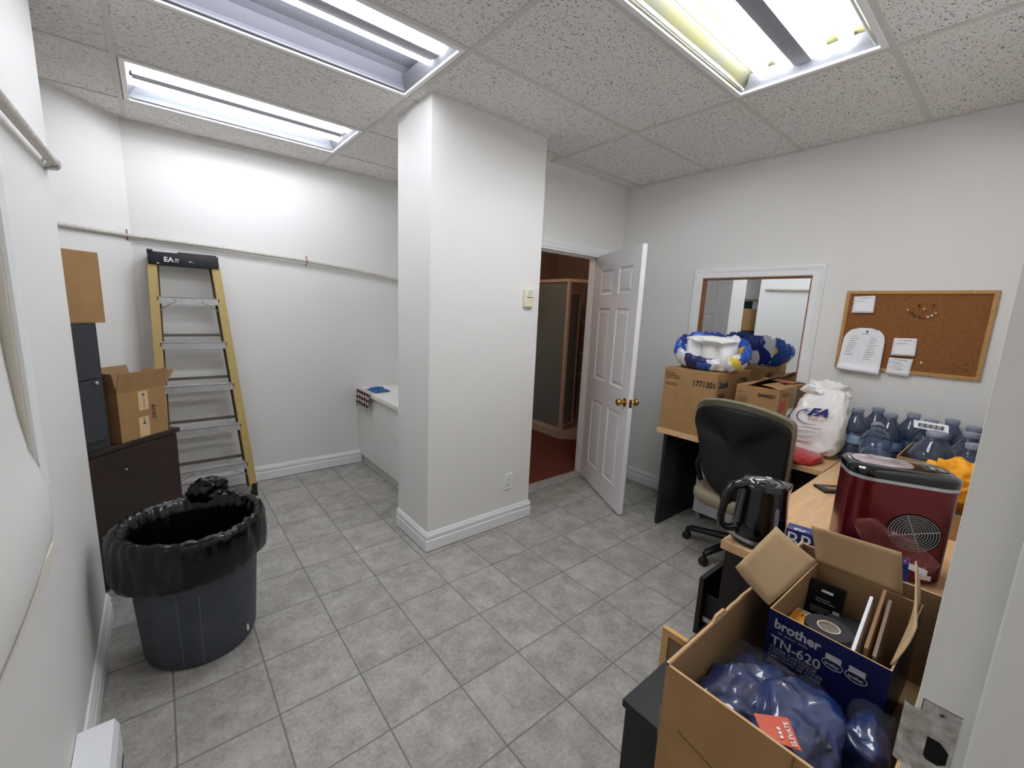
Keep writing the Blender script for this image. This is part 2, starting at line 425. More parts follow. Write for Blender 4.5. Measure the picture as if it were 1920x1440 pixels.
# baseboards
BP = [(0.0005, 0.005), (0.017, 0.005), (0.017, 0.07), (0.012, 0.076), (0.012, 0.086), (0.0155, 0.09), (0.0155, 0.104), (0.010, 0.112), (0.008, 0.124), (0.0005, 0.126)]
def base(name, path): bm = new(); sweep(bm, BP, path); S(name, bm, TRIM, smooth=30)
base('baseboard_left', [(XL, 0.805), (XL, -0.11)])
base('baseboard_corner', [(-1.247, YB), (-2.4, 0.905)])
base('baseboard_back', [(0.29, YB), (-1.245, YB)])
base('baseboard_pillar', [(0.897, 0.745), (0.897, 0.447), (0.055, 0.447), (0.055, 0.862)])
base('baseboard_right', [(XR, -1.74), (XR, 0.745)])
base('baseboard_alcove', [(1.96, YD), (XR, YD)][::-1])
# thin dark joint under the baseboards of pillar and left wall
# door trim + jamb + threshold
bm = new()
cas = [(0, 0), (0, 0.010), (0.012, 0.013), (0.035, 0.013), (0.045, 0.018), (0.056, 0.018), (0.06, 0.0)]
def dcas(bm, ysgn, y0):
    # three-sided casing around the door opening
    pts = [(DX0, 0.0), (DX0, DZ), (DX1, DZ), (DX1, 0.0)]
    dirs = [(-1, 0), (-1, 1), (1, 1), (1, 0)]
    R = [[bm.verts.new((x + dx * d, y0 + ysgn * h, z + dz * d)) for d, h in cas] for (x, z), (dx, dz) in zip(pts, dirs)]
    k = len(cas)
    for i in range(3):
        for j in range(k): bm.faces.new((R[i][j], R[i+1][j], R[i+1][(j+1) % k], R[i][(j+1) % k]))
    bm.faces.new(R[0]); bm.faces.new(R[-1])
dcas(bm, -1, YD - 0.0005)
box(bm, (DX0, YD - 0.004, 0), (DX0 + 0.018, 0.866, DZ)); box(bm, (DX1 - 0.018, YD - 0.004, 0), (DX1, 0.866, DZ)); box(bm, (DX0, YD - 0.004, DZ - 0.018), (DX1, 0.866, DZ))
box(bm, (DX0 + 0.018, 0.79, 0), (DX0 + 0.03, 0.83, DZ - 0.018)); box(bm, (DX1 - 0.03, 0.79, 0), (DX1 - 0.018, 0.83, DZ - 0.018)); box(bm, (DX0, 0.79, DZ - 0.03), (DX1, 0.83, DZ - 0.018))
S('trim_2', bm, TRIM, smooth=30)
bm = new(); box(bm, (DX0 + 0.018, 0.74, 0.0), (DX1 - 0.018, 0.85, 0.018), bev=0.004)
S('trim_3', bm, mat('grey_marble_sill', 'b9b7b4', 0.35, var=0.35, vscale=12))
# near jamb of the doorway the photo is taken from
JM = mat('jamb_paint', 'e2e2e0', 0.5, bump=0.15, bscale=120)
bm = new(); box(bm, (JX - 0.0005, YF - 0.139, 0), (JX + 0.02, YF + 0.0005, 2.05), bev=0.0025)
box(bm, (JX - 0.012, -1.84, 0), (JX, -1.788, 2.05), bev=0.003)
t4 = S('trim_4', bm, JM, smooth=40)
SM = mat('paint_smeared_strike', '9b958a', 0.45, 0.6, var=0.35, vscale=60, bump=0.5, bscale=90, vcol='dcdcdc')
bm = new()   # strike plate with bent lip and a latch hole
def sp(y, z, x=JX - 0.0015): return (x, y, z)
zt, zb = 1.088, 0.985
hy0, hy1, hz0, hz1 = -1.776, -1.757, 1.016, 1.046
hole = [(hy1, hz1), (hy1, hz0 + 0.004), (hy1 - 0.003, hz0), (hy0 + 0.006, hz0 - 0.0), (hy0, hz0 + 0.006), (hy0, hz1 - 0.008), (hy0 + 0.008, hz1)]
outer = [(-1.748, zt), (-1.748, zb), (-1.779, zb), (-1.779, zt)]
oh = [(-1.748, 1.072), (-1.748, 1.0), (-1.755, zb), (-1.772, zb), (-1.779, 1.0), (-1.779, 1.066), (-1.765, 1.072)]
a = [bm.verts.new(sp(*p)) for p in oh]; b = [bm.verts.new(sp(*p)) for p in hole]
for i in range(7): bm.faces.new((a[i], a[(i+1) % 7], b[(i+1) % 7], b[i]))
bm.faces.new([bm.verts.new(sp(*p)) for p in ((-1.748, zt), (-1.748, 1.072), (-1.765, 1.072), (-1.779, 1.066), (-1.779, zt))])
lp = [(-1.748, -0.0015), (-1.7425, -0.003), (-1.738, -0.0035), (-1.7335, -0.001), (-1.7325, 0.003)]
L0 = [bm.verts.new((JX + h, y, 1.0745)) for y, h in lp]; L1 = [bm.verts.new((JX + h, y, 0.995)) for y, h in lp]
for i in range(4): bm.faces.new((L0[i], L1[i], L1[i+1], L0[i+1]))
sk = finish('strike_plate', bm, SM, t4, smooth=50, label='paint smeared metal strike plate with latch hole')
bm = new(); lathe(bm, [(0.0, 0.0015), (0.003, 0.0016), (0.0034, 0.0006), (0.0034, 0)], 16, fn=lambda p, a: (JX - 0.0015 - p[2], -1.7645 + p[0], 1.081 + p[1]), cap0=False); finish('screw', bm, STEEL, sk, smooth=30)
bm = new(); box(bm, (JX - 0.0035, -1.7667, 1.0806), (JX - 0.0031, -1.7623, 1.0814)); box(bm, (JX - 0.0035, -1.7649, 1.0788), (JX - 0.0031, -1.7641, 1.0832)); finish('screw_slot', bm, INK, sk)
bm = new(); box(bm, (JX - 0.0008, -1.780, 1.0885), (JX - 0.0006, -1.747, 1.0893)); box(bm, (JX - 0.0008, -1.7477, 1.074), (JX - 0.0006, -1.747, 1.0885)); box(bm, (JX - 0.0011, -1.7775, 1.014), (JX - 0.0008, -1.7555, 1.048)); finish('mortise_shade', bm, mat('painted_gap_shade', '050505', 0.9), t4)  # flat black patches on the jamb paint the shade of hole and gaps

# side window in the left wall with casing
wn = empty('window_1', (0, 0, 0), kind='structure')
bm = new()
cprof = [(0, 0), (0, 0.010), (0.006, 0.012), (0.02, 0.012), (0.03, 0.016), (0.045, 0.017), (0.055, 0.012), (0.058, 0.0)]
frame(bm, (WY0, WZ0, WY1, WZ1), cprof, lambda y, z, h: (XL + h + 0.0003, y, z)); finish('window_frame', bm, TRIM, wn, smooth=30)
bm = new()
for a, b in (((XL - 0.10, WY0, WZ0), (XL, WY0 + 0.012, WZ1)), ((XL - 0.10, WY1 - 0.012, WZ0), (XL, WY1, WZ1)), ((XL - 0.10, WY0, WZ0), (XL, WY1, WZ0 + 0.012)), ((XL - 0.10, WY0, WZ1 - 0.012), (XL, WY1, WZ1))): box(bm, a, b)
finish('window_jamb', bm, mat('cream_jamb', 'd8d2c4', 0.6), wn)
bm = new(); box(bm, (XL - 0.09, WY0, WZ0), (XL - 0.08, WY1, WZ1)); finish('pane', bm, mat('pale_blank_pane', 'b9b4a6', 0.5), wn)
bl = empty('window_blind', (XL, -0.6, 2.0), label='white fabric blind bulging out of the window at the left edge, cream bottom bar', cat='blind')
bm = new()
zs = [(1.98, -0.03), (1.70, -0.028), (1.49, -0.022), (1.33, -0.018), (1.2, -0.012), (1.1, -0.002), (1.05, 0.012), (1.0, 0.022), (0.93, 0.024), (0.875, 0.020), (0.845, 0.013)]
g = []
for z, x in zs:
    row = []
    for k in range(25):
        t = k / 24; y = -0.15 - t * 0.98
        if z < 0.9: y = -0.135 - t * 1.0
        elif z < 1.04: y = -0.138 - t * 1.0
        elif z < 1.3: y = -0.14 - 0.01 * (z - 1.04) / 0.26 - t * 1.0
        xx = x + 0.012 * math.sin(t * 3.1) * (1 if z < 1.5 else 0.3) + 0.002 * nz((0, y * 4, z * 3))
        row.append(bm.verts.new((xx, y + 0.6, z - 2.0)))
    g.append(row)
for i in range(len(g) - 1):
    for k in range(24): bm.faces.new((g[i][k], g[i][k+1], g[i+1][k+1], g[i+1][k]))
bl_f = finish('fabric', bm, mat('white_blind_fabric', 'e3e3e0', 0.8, bump=0.2), bl, smooth=60)
md = bl_f.modifiers.new('s', 'SOLIDIFY'); md.thickness = 0.002
bm = new(); quadbox(bm, [(0.022, 0.475, -1.200), (0.022, 0.43, -1.155), (0.022, -0.5, -1.107), (0.022, -0.5, -1.147)], 0.007, nrm=(1, 0, 0)); finish('bottom_bar', bm, mat('cream_bar', 'dedcd0', 0.7, bump=0.4, bscale=220), bl, label='cream coloured bottom bar')

# electric baseboard heater on left wall
ht = empty('baseboard_heater', (XL, -0.12, 0.03), label='white metal baseboard heater on the left wall at the bottom corner', cat='heater')
bm = new(); prism(bm, [(0.002, 0.0), (0.06, 0.0), (0.072, 0.02), (0.095, 0.05), (0.095, 0.145), (0.085, 0.17), (0.002, 0.17)], -0.9, 0.0, fn=lambda x, y, z: (x, z, y)); finish('housing', bm, mat('heater_white', 'eceef2', 0.35), ht)
bm = new(); prism(bm, [(0.066, 0.012), (0.098, 0.045), (0.0985, 0.05), (0.072, 0.02)], -0.89, -0.02, fn=lambda x, y, z: (x, z, y)); finish('grille', bm, STEEL, ht)
for yy in (-0.8, -0.1):
    bm = new(); box(bm, (0.0, yy, -0.03), (0.05, yy + 0.05, 0)); finish('bracket', bm, STEEL, ht)

# hanging rods
RODM = mat('chipped_white_rod', 'ddd8cd', 0.5, var=0.35, vscale=90, bump=0.5, bscale=80)
def rod(name, pts, r, label, loc=(0, 0, 0)):
    e = empty(name, pts[0], label=label, cat='rod')
    bm = new(); o = Vector(pts[0]); tube(bm, [Vector(p) - o for p in pts], r, 14); finish('pipe', bm, RODM, e, smooth=40); return e
e = rod('hanging_rod', [(XL + 0.028, 0.66, 1.985), (XL + 0.028, 0.2, 1.975), (XL + 0.028, -0.4, 1.965), (XL + 0.028, -1.5, 1.955)], 0.016, 'chipped white wall rod running towards the camera at upper left')
for yy in (-0.02, -1.1):
    bm = new(); tube(bm, [(-0.026, yy, -0.005), (-0.02, yy, 0.019), (0.006, yy, 0.02), (0.018, yy, 0.004), (0.008, yy, -0.018), (-0.012, yy, -0.02), (-0.0265, yy, -0.03)], 0.003, 6); finish('wire_clip', bm, STEEL, e, smooth=60)
bm = new(); tube(bm, [(0, 0, 0), (0, 0.03, 0), (-0.004, 0.05, 0), (-0.027, 0.062, 0)], 0.0175, 12); finish('elbow_end', bm, RODM, e, smooth=50)
e = rod('hanging_rod', [(-2.2, 1.085, 1.875), (-1.58, 1.80, 1.885), (-1.262, 2.165, 1.897), (-1.24, 2.178, 1.897), (-0.75, 2.175, 1.88), (-0.15, 2.172, 1.846), (0.3, 2.172, 1.803), (0.647, 2.172, 1.755), (0.898, 2.172, 1.74)], 0.014, 'long chipped white rod along the back wall above the ladder')
for p in ((-1.262, 2.165, 1.897), (-0.154, 2.172, 1.846)):
    q = Vector(p) - Vector((-2.2, 1.085, 1.875))
    bm = new(); tube(bm, [q + Vector(v) for v in ((0, 0.03, 0.03), (0, 0.0, 0.035), (0, -0.015, 0.015), (0, -0.016, -0.008), (0, 0, -0.018), (0, 0.03, -0.035))], 0.0035, 6); finish('wire_clip', bm, mat('rusty_clip', '8a5b3f', 0.6), e, smooth=60)
# wall mirror
mr = empty('wall_mirror', (XR, (MY0 + MY1) / 2, (MZ0 + MZ1) / 2), label='large mirror in white moulded casing on the right wall above the cartons', cat='mirror')
cy, cz = (MY0 + MY1) / 2, (MZ0 + MZ1) / 2
mp2 = [(0, 0), (0, 0.010), (0.006, 0.014), (0.014, 0.011), (0.04, 0.013), (0.05, 0.020), (0.062, 0.022), (0.07, 0.016), (0.072, 0.0)]
bm = new(); frame(bm, (MY0 - cy, MZ0 - cz, MY1 - cy, MZ1 - cz), mp2, lambda y, z, h: (-h - 0.0003, y, z)); finish('casing', bm, TRIM, mr, smooth=30)
bm = new()
a0, a1, b0, b1 = MY0 - cy, MY1 - cy, MZ0 - cz, MZ1 - cz
for a, b in (((0, a0, b0), (0.05, a0 + 0.01, b1)), ((0, a1 - 0.01, b0), (0.05, a1, b1)), ((0, a0, b0), (0.05, a1, b0 + 0.01)), ((0, a0, b1 - 0.01), (0.05, a1, b1))): box(bm, a, b)
finish('inner_frame', bm, mat('orange_brown_wood', '9a5a2a', 0.5, var=0.3, vscale=20), mr, label='orange brown wooden inner edge')
bm = new(); box(bm, (0.0, a0 + 0.004, b0), (0.004, a1 - 0.004, b1)); gl = finish('glass', bm, mat('mirror_glass', 'e9ecec', 0.0, 1.0), mr, loc=(0.034, 0, 0)); gl.rotation_euler = (0, 0, math.radians(1.0))

# six-panel door, open
def panel_door():
    wd, hh, th = 0.815, 2.0, 0.035
    e = empty('door_1', (1.883, 0.742, 0.012), kind='structure')
    ang = math.atan2(-0.775, -0.415)
    e.rotation_euler = (0, 0, ang)
    cols = [(0.13, 0.36), (0.47, 0.70)]; rows = [(0.18, 0.77), (0.955, 1.56), (1.67, 1.87)]
    bm = new()
    xs = [0, 0.13, 0.36, 0.47, 0.70, wd]; zs = [0, 0.18, 0.77, 0.955, 1.56, 1.67, 1.87, hh]
    for s in (0, 1):
        y0 = 0 if s == 0 else -th
        sg = -1 if s == 0 else 1
        for i in range(5):
            for j in range(7):
                isp = i in (1, 3) and j in (1, 3, 5)
                x0, x1, z0, z1 = xs[i], xs[i+1], zs[j], zs[j+1]
                if not isp:
                    bm.faces.new([bm.verts.new(p) for p in ((x0, y0, z0), (x1, y0, z0), (x1, y0, z1), (x0, y0, z1))])
                else:
                    lev = [(0, 0), (0.012, 0.009), (0.022, 0.009), (0.04, 0.002)]
                    R = [[bm.verts.new(p) for p in ((x0 + d, y0 + sg * h, z0 + d), (x1 - d, y0 + sg * h, z0 + d), (x1 - d, y0 + sg * h, z1 - d), (x0 + d, y0 + sg * h, z1 - d))] for d, h in lev]
                    for q in range(3):
                        for k in range(4): bm.faces.new((R[q][k], R[q][(k+1) % 4], R[q+1][(k+1) % 4], R[q+1][k]))
                    bm.faces.new(R[3])
    for (x0, z0, x1, z1) in ((0, 0, wd, 0), (0, hh, wd, hh), (0, 0, 0, hh), (wd, 0, wd, hh)):
        bm.faces.new([bm.verts.new(p) for p in ((x0, 0, z0), (x1, 0, z1), (x1, -th, z1), (x0, -th, z0))])
    bmesh.ops.remove_doubles(bm, verts=bm.verts, dist=1e-5)
    finish('door_leaf', bm, mat('white_door_paint', 'e6e7e9', 0.45), e)
    for s in (1, -1):
        pr = [(0.031, 0.0), (0.031, 0.004), (0.026, 0.008), (0.011, 0.010), (0.010, 0.028), (0.016, 0.034), (0.026, 0.042), (0.0285, 0.052), (0.026, 0.062), (0.016, 0.069), (0.0, 0.071)]
        bm = new()
        yb = 0 if s > 0 else -th
        lathe(bm, pr, 28, fn=lambda p, a, s=s, yb=yb: (0.762 + p[0], yb + s * p[2], 0.87 + p[1]), cap0=False, cap1=False)
        finish('door_knob', bm, BRASS, e, smooth=50)
    bm = new(); box(bm, (wd, -0.029, 0.84), (wd + 0.0015, -0.006, 0.90)); box(bm, (wd, -0.024, 0.862), (wd + 0.012, -0.012, 0.878)); finish('latch', bm, BRASS, e)
    for z in (0.25, 1.0, 1.75):
        bm = new(); cylx(bm, (-0.006, 0.004, z - 0.045), (-0.006, 0.004, z + 0.045), 0.007, 10); finish('hinge', bm, STEEL, e, smooth=40)
panel_door()

# ------------------------------------------------------------------ ceiling lights
FRAMEW = mat('white_enamel', 'ececec', 0.35, bump=0.0)
REFL = mat('white_reflector', '8d9097', 0.4)
REFLB = mat('grey_blank_reflector', '7e7f88', 0.45)
REFLY = mat('glow_tinted_reflector', '5d5a2c', 0.45, var=0.2, vscale=5, vcol='50504a')  # yellow glow between the tubes is put into the reflector colour
TUBE = mat('fluorescent_tube', 'f6f9ff', 0.4, emis=TUBE_E)
CAPG = mat('green_tube_cap', '1f6b4a', 0.4); CAPM = mat('metal_tube_cap', 'b8b8b8', 0.3, 0.8)
def fixture(cell, ys, label, refl, cover=None, extra=None, capm=CAPM, hz=0.085):
    cx, cy = cell[0] * u + u, cell[1] * u + u / 2
    e = empty('ceiling_light', (cx, cy, H), label=label, cat='light', group='fluorescent troffers in the ceiling')
    hx, hy = 0.598, 0.293
    bm = new()   # flange
    frame(bm, (-hx + 0.028, -hy + 0.022, hx - 0.028, hy - 0.022), [(0, -0.006), (0.0, 0.004), (0.028, 0.004), (0.022, -0.006)], lambda x, y, h: (x, y, h))
    finish('flange', bm, FRAMEW, e)
    bm = new()
    ax, ay = hx - 0.02, hy - 0.02
    prof = [(-ay, 0.0), (-ay + 0.012, 0.03), (-ay + 0.05, hz * 0.85), (-ay + 0.09, hz), (ay - 0.09, hz), (ay - 0.05, hz * 0.85), (ay - 0.012, 0.03), (ay, 0.0)]
    A = [bm.verts.new((-ax, y, z)) for y, z in prof]; B = [bm.verts.new((ax, y, z)) for y, z in prof]
    A2 = [bm.verts.new((-ax, y, z + 0.004)) for y, z in prof]; B2 = [bm.verts.new((ax, y, z + 0.004)) for y, z in prof]
    for i in range(7): bm.faces.new((A[i], B[i], B[i+1], A[i+1])); bm.faces.new((A2[i], A2[i+1], B2[i+1], B2[i]))
    finish('reflector', bm, refl, e)
    for s in (-1, 1):
        bm = new()
        P = [(y, z) for y, z in prof]
        a = [bm.verts.new((s * ax, y, z)) for y, z in P]; b = [bm.verts.new((s * (ax - 0.045 * (z < 0.01) * 0 - 0.0), y, z)) for y, z in P]
        bm.faces.new(a)
        q = [bm.verts.new((s * (ax - 0.002), -ay + 0.02, 0.004)), bm.verts.new((s * (ax - 0.002), ay - 0.02, 0.004)), bm.verts.new((s * (ax - 0.042), ay - 0.05, 0.06)), bm.verts.new((s * (ax - 0.042), -ay + 0.05, 0.06))]
        bm.faces.new(q)
        finish('end_plate', bm, mat('end_plate_enamel', '6f7075', 0.45), e)
    for y in ys:
        z = 0.042; r = 0.0185
        bm = new(); cylx(bm, (-hx + 0.035, y, z), (hx - 0.035, y, z), r, 16); tb = finish('tube', bm, TUBE, e, smooth=40)
        for s in (-1, 1):
            bm = new(); cylx(bm, (s * (hx - 0.036), y, z), (s * (hx - 0.022), y, z), r * 1.01, 16); finish('tube_cap', bm, capm, tb, smooth=40)
            bm = new(); box(bm, (min(s * (hx - 0.03), s * (hx - 0.045)), y - 0.009, z + 0.012), (max(s * (hx - 0.03), s * (hx - 0.045)), y + 0.009, hz)); finish('lamp_holder', bm, WHITE, tb)
    if cover is not None:
        bm = new(); w = 0.034
        prism(bm, [(cover - w, 0.03), (cover + w, 0.03), (cover + w + 0.012, hz), (cover - w - 0.012, hz)], -hx + 0.05, hx - 0.05, fn=lambda x, y, z: (z, x, y)); finish('ballast_cover', bm, mat('grey_ballast_cover', '77767f', 0.5), e)
    # side rails that held the missing lens
    for s in (-1, 1):
        bm = new(); cylx(bm, (-hx + 0.04, s * (hy - 0.038), 0.008), (hx - 0.04, s * (hy - 0.038), 0.008), 0.005, 8); finish('hinge_rail', bm, mat('grey_rail', 'b4b4b8', 0.3, 0.5), e, smooth=40)
    return e
fixture((0, -2), (-0.165, -0.068, 0.068, 0.165), 'open ceiling light with four lit tubes at top right', REFLY, cover=0.0)
fixture((-2, 0), (-0.145, -0.03), 'open ceiling light with two tubes and a blank half, top centre', REFLB, cover=-0.088)
fixture((-2, 2), (-0.115, 0.10), 'open ceiling light near the back wall with two lit tubes', REFL, cover=-0.01, capm=CAPG)
# hall light behind the camera and a dim warm bathroom bulb
e = empty('ceiling_light', (-0.9, -2.55, H), label='flat square ceiling light in the hall behind the camera', cat='light')
bm = new(); box(bm, (-0.3, -0.3, -0.03), (0.3, 0.3, 0), bev=0.005); finish('housing', bm, FRAMEW, e)
bm = new(); box(bm, (-0.27, -0.27, -0.034), (0.27, 0.27, -0.031)); finish('diffuser', bm, mat('hall_diffuser', 'fffaf2', 0.5, emis=4.5), e)
e = empty('ceiling_light', (1.65, 1.55, 2.45), label='round ceiling bulb in the dim bathroom', cat='light')
bm = new(); lathe(bm, [(0.06, 0), (0.06, -0.02), (0.03, -0.03)], 20, cap0=True, cap1=True); finish('lamp_base', bm, WHITE, e, smooth=40)
bm = new(); lathe(bm, [(0.015, -0.03), (0.03, -0.05), (0.035, -0.075), (0.025, -0.1), (0.0, -0.108)], 20, cap1=False); finish('bulb', bm, mat('warm_bulb', 'ffdfc2', 0.4, emis=90.0), e, smooth=60)

# ------------------------------------------------------------------ fittings on walls
e = empty('thermostat', (0.79, 0.447, 1.604), label='small cream wall thermostat high on the pillar', cat='thermostat')
CREAM = mat('cream_plastic', 'e6e0c8', 0.45)
bm = new(); box(bm, (-0.038, -0.030, -0.058), (0.038, -0.0005, 0.058), bev=0.004); finish('body', bm, CREAM, e, smooth=40)
bm = new(); quadbox(bm, [(-0.022, -0.0308, 0.008), (0.026, -0.0308, 0.008), (0.026, -0.0308, 0.040), (-0.022, -0.0308, 0.040)], 0.0008); finish('dial_label', bm, mat('label_white', 'f2f2ea', 0.6), e)
text(e, 'Temp', (-0.012, -0.0312, 0.043), (1, 0, 0), (0, 0, 1), 0.028, 0.008, INK)
bars(e, (-0.019, -0.0312, 0.034), (1, 0, 0), (0, 0, 1), [0.038, 0.03, 0.038], INK, h=0.003, gap=0.006)
bm = new(); box(bm, (-0.026, -0.034, 0.004), (0.018, -0.031, 0.008)); finish('slider', bm, INK, e)
e = empty('power_outlet', (0.693, 0.447, 0.32), label='white double wall outlet low on the pillar', cat='outlet')
bm = new(); box(bm, (-0.036, -0.006, -0.058), (0.036, -0.0005, 0.058), bev=0.002); finish('cover_plate', bm, WHITE, e)
for z in (-0.02, 0.02):
    bm = new(); lathe(bm, [(0.0165, 0.0), (0.0165, 0.002), (0.015, 0.0028)], 20, fn=lambda p, a, z=z: (p[0], -0.0062 - p[2], z + p[1] * 0.85), cap0=False); sck = finish('socket', bm, mat('socket_white', 'dededc', 0.4), e, smooth=40)
    bm = new(); box(bm, (-0.0075, -0.0095, z + 0.001), (-0.005, -0.0088, z + 0.009)); box(bm, (0.005, -0.0095, z + 0.001), (0.0075, -0.0088, z + 0.009)); box(bm, (-0.0025, -0.0095, z - 0.011), (0.0025, -0.0088, z - 0.006)); finish('slots', bm, INK, sck)

# ------------------------------------------------------------------ cork board, notes and pins
CORK = mat('cork', '996438', 0.9, var=0.32, vscale=160, vcol='774b24', bump=0.5, bscale=180)
BX = XR
cb = empty('cork_board', (BX, -1.30, 1.49), label='oak framed cork board on the right wall', cat='board')
U0, U1, V0, V1 = -0.318, 0.314, -0.2175, 0.2385
def cbv(y, z, h): return (-h, y, z)
pts = [(U0, -0.205), (U1, -0.235), (U1 - 0.002, 0.2395), (U0, 0.2385)]
bm = new(); quadbox(bm, [cbv(U0 + 0.01, V0, 0.008), cbv(U0 + 0.01, V1 - 0.01, 0.008), cbv(U1 - 0.01, V1 - 0.01, 0.008), cbv(U1 - 0.01, V0, 0.008)], 0.0075, nrm=(-1, 0, 0)); finish('cork_panel', bm, CORK, cb)
bm = new(); frame(bm, (U0 + 0.018, V0 + 0.006, U1 - 0.018, V1 - 0.018), [(0, 0.001), (0, 0.014), (0.003, 0.017), (0.018, 0.017), (0.020, 0.012), (0.020, 0.001)], cbv); finish('frame', bm, OAK, cb, smooth=30)
def note(z0, ys, zs_, label, lines, hand):
    # corners order: top-left(+y), top-right, bottom-right, bottom-left ; photo left is +y
    e = empty('paper_note', (BX - 0.0095, ys[0], zs_[0]), label=label, cat='note', group='small white notes on the cork board')
    o = Vector((0, ys[0], zs_[0]))
    P = [Vector((0, y, z)) - o for y, z in zip(ys, zs_)]
    # curled sheet
    bm = new(); g = []
    for i in range(9):
        t = i / 8; row = []
        for j in range(7):
            q = j / 6; a = P[0].lerp(P[1], q); b = P[3].lerp(P[2], q); p = a.lerp(b, t); p.x = -0.0008 - 0.012 * t * t - 0.001 * math.sin(q * 3) ; row.append(bm.verts.new(p))
        g.append(row)
    for i in range(8):
        for j in range(6): bm.faces.new((g[i][j], g[i+1][j], g[i+1][j+1], g[i][j+1]))
    s = finish('sheet', bm, PAPER, e, smooth=60); md = s.modifiers.new('s', 'SOLIDIFY'); md.thickness = 0.0006
    R = (P[1] - P[0]).normalized(); D = (P[3] - P[0]).normalized(); w = (P[1] - P[0]).length; h = (P[3] - P[0]).length
    U_ = -D
    def at(fx, fy): p = P[0] + R * (w * fx) + D * (h * fy); p.x = -0.002 - 0.012 * fy * fy; return p
    text(e, '(*) speck', at(0.25, 0.17), R, U_, w * 0.55, h * 0.11, mat('navy_ink', '232a4a', 0.7))
    bars(e, at(0.12, 0.95) + Vector((-0.002, 0, 0)), R, U_, [w * 0.76], mat('grey_ink', '7a7a80', 0.7), h=h * 0.02)
    bm = new(); random.seed(lines)
    for k in range(hand):
        x = 0.1 + 0.15 * (k % 2); y = 0.3 + 0.13 * k; pp = []
        for t in range(16): pp.append(at(x + t * 0.04 * (0.5 + 0.5 * random.random()) + 0.0, y + 0.05 * (random.random() - 0.5)) + Vector((-0.0015, 0, 0)))
        tube(bm, pp, 0.0005, 4)
    finish('handwriting', bm, mat('pen_ink', '4a4a58', 0.7), e)
    return e
note(0, (-1.023, -1.125, -1.131, -1.026), (1.696, 1.701, 1.599, 1.597), 'small white note pinned at the top left of the cork board', 3, 1)
note(0, (-1.245, -1.346, -1.351, -1.246), (1.459, 1.463, 1.363, 1.359), 'small white note right of the long list, one line of handwriting', 5, 1)
note(0, (-1.240, -1.346, -1.342, -1.238), (1.344, 1.345, 1.244, 1.251), 'small white note hanging over the lower frame, covered in handwriting', 9, 4)
# long list with rounded top and curled foot
e = empty('paper_list', (BX - 0.0095, -1.11, 1.49), label='long white typed list with curled foot pinned at lower left of cork board', cat='paper')
bm = new(); g = []
for i in range(25):
    t = i / 24; row = []
    for j in range(17):
        q = j / 16
        yl, yr = 0.098 + 0.010 * t, -0.098 - 0.004 * t
        z = 0.01 - 0.265 * t - 0.010 * q * t
        c = (q - 0.5) * 2
        if t < 0.28:
            k = math.sqrt(max(0.0, 1 - (1 - t / 0.28) ** 2)) ; yl *= 0.28 + 0.72 * k; yr *= 0.28 + 0.72 * k
        x = -0.002 - 0.02 * t - (0.016 * math.exp(-((t - 0.93) / 0.06) ** 2)) - 0.008 * abs(c) ** 2 * (1 - t)
        row.append(bm.verts.new((x, yl + (yr - yl) * q, z + 0.008)))
    g.append(row)
for i in range(24):
    for j in range(16): bm.faces.new((g[i][j], g[i+1][j], g[i+1][j+1], g[i][j+1]))
s = finish('sheet', bm, PAPER, e, smooth=60); md = s.modifiers.new('s', 'SOLIDIFY'); md.thickness = 0.0006
GI = mat('grey_ink', '7a7a80', 0.7)
for yy, n, dz in ((0.067, 9, 0.0), (-0.03, 10, -0.008)):
    for k in range(n):
        bars(e, (-0.008 - 0.0012 * k, yy + 0.002 * k, -0.035 - 0.014 * k + dz), (0, -1, 0), (0, 0, 1), [random.choice((0.035, 0.045, 0.03))], GI, name='typed_lines', h=0.0028)
bars(e, (-0.008, 0.014, -0.018), (0, -1, 0), (0, 0, 1), [0.03], GI, name='heading', h=0.003)
# push pins
PIN = {'y': mat('yellow_pin', 'e8c65a', 0.3), 'k': mat('dark_pin', '22242e', 0.3), 'w': mat('white_pin', 'ecebe2', 0.3), 'r': mat('red_pin', 'b0392b', 0.3), 'n': mat('navy_pin', '2b3350', 0.3), 'b': mat('brown_pin', '6b4a28', 0.4)}
CN = {'y': 'yellow', 'k': 'black', 'w': 'white', 'r': 'red', 'n': 'dark blue', 'b': 'brown'}
pins = [(-1.282, 1.623, 'y', 'yellow push pin at the left end of the smile on the cork board'), (-1.300, 1.607, 'n', 'dark blue push pin second from the left along the smile'), (-1.314, 1.592, 'n', 'dark blue push pin third from the left along the smile'),
 (-1.336, 1.584, 'k', 'black push pin left of the red one at the bottom of the smile'), (-1.351, 1.584, 'r', 'red push pin at the bottom of the smile'), (-1.371, 1.586, 'w', 'white push pin just right of the red one in the smile'),
 (-1.386, 1.595, 'w', 'white push pin beside the yellow right end of the smile'), (-1.400, 1.607, 'y', 'yellow push pin at the right end of the smile'), (-1.324, 1.649, 'k', 'black push pin as the left eye of the smiling face'),
 (-1.385, 1.651, 'k', 'black push pin as the right eye of the smiling face'), (-1.350, 1.629, 'y', 'yellow push pin as the nose of the smiling face'), (-1.382, 1.331, 'w', 'lone white push pin right of the lowest note'),
 (-1.555, 1.345, 'b', 'brown push pin, highest of those at lower right of the board'), (-1.524, 1.329, 'b', 'brown push pin, left one of those at lower right of the board'), (-1.557, 1.316, 'b', 'brown push pin, right one below another near the board corner'),
 (-1.513, 1.298, 'b', 'brown push pin closest to the lower frame at right'), (-1.119, 1.489, 'k', 'dark push pin holding the long white list')]
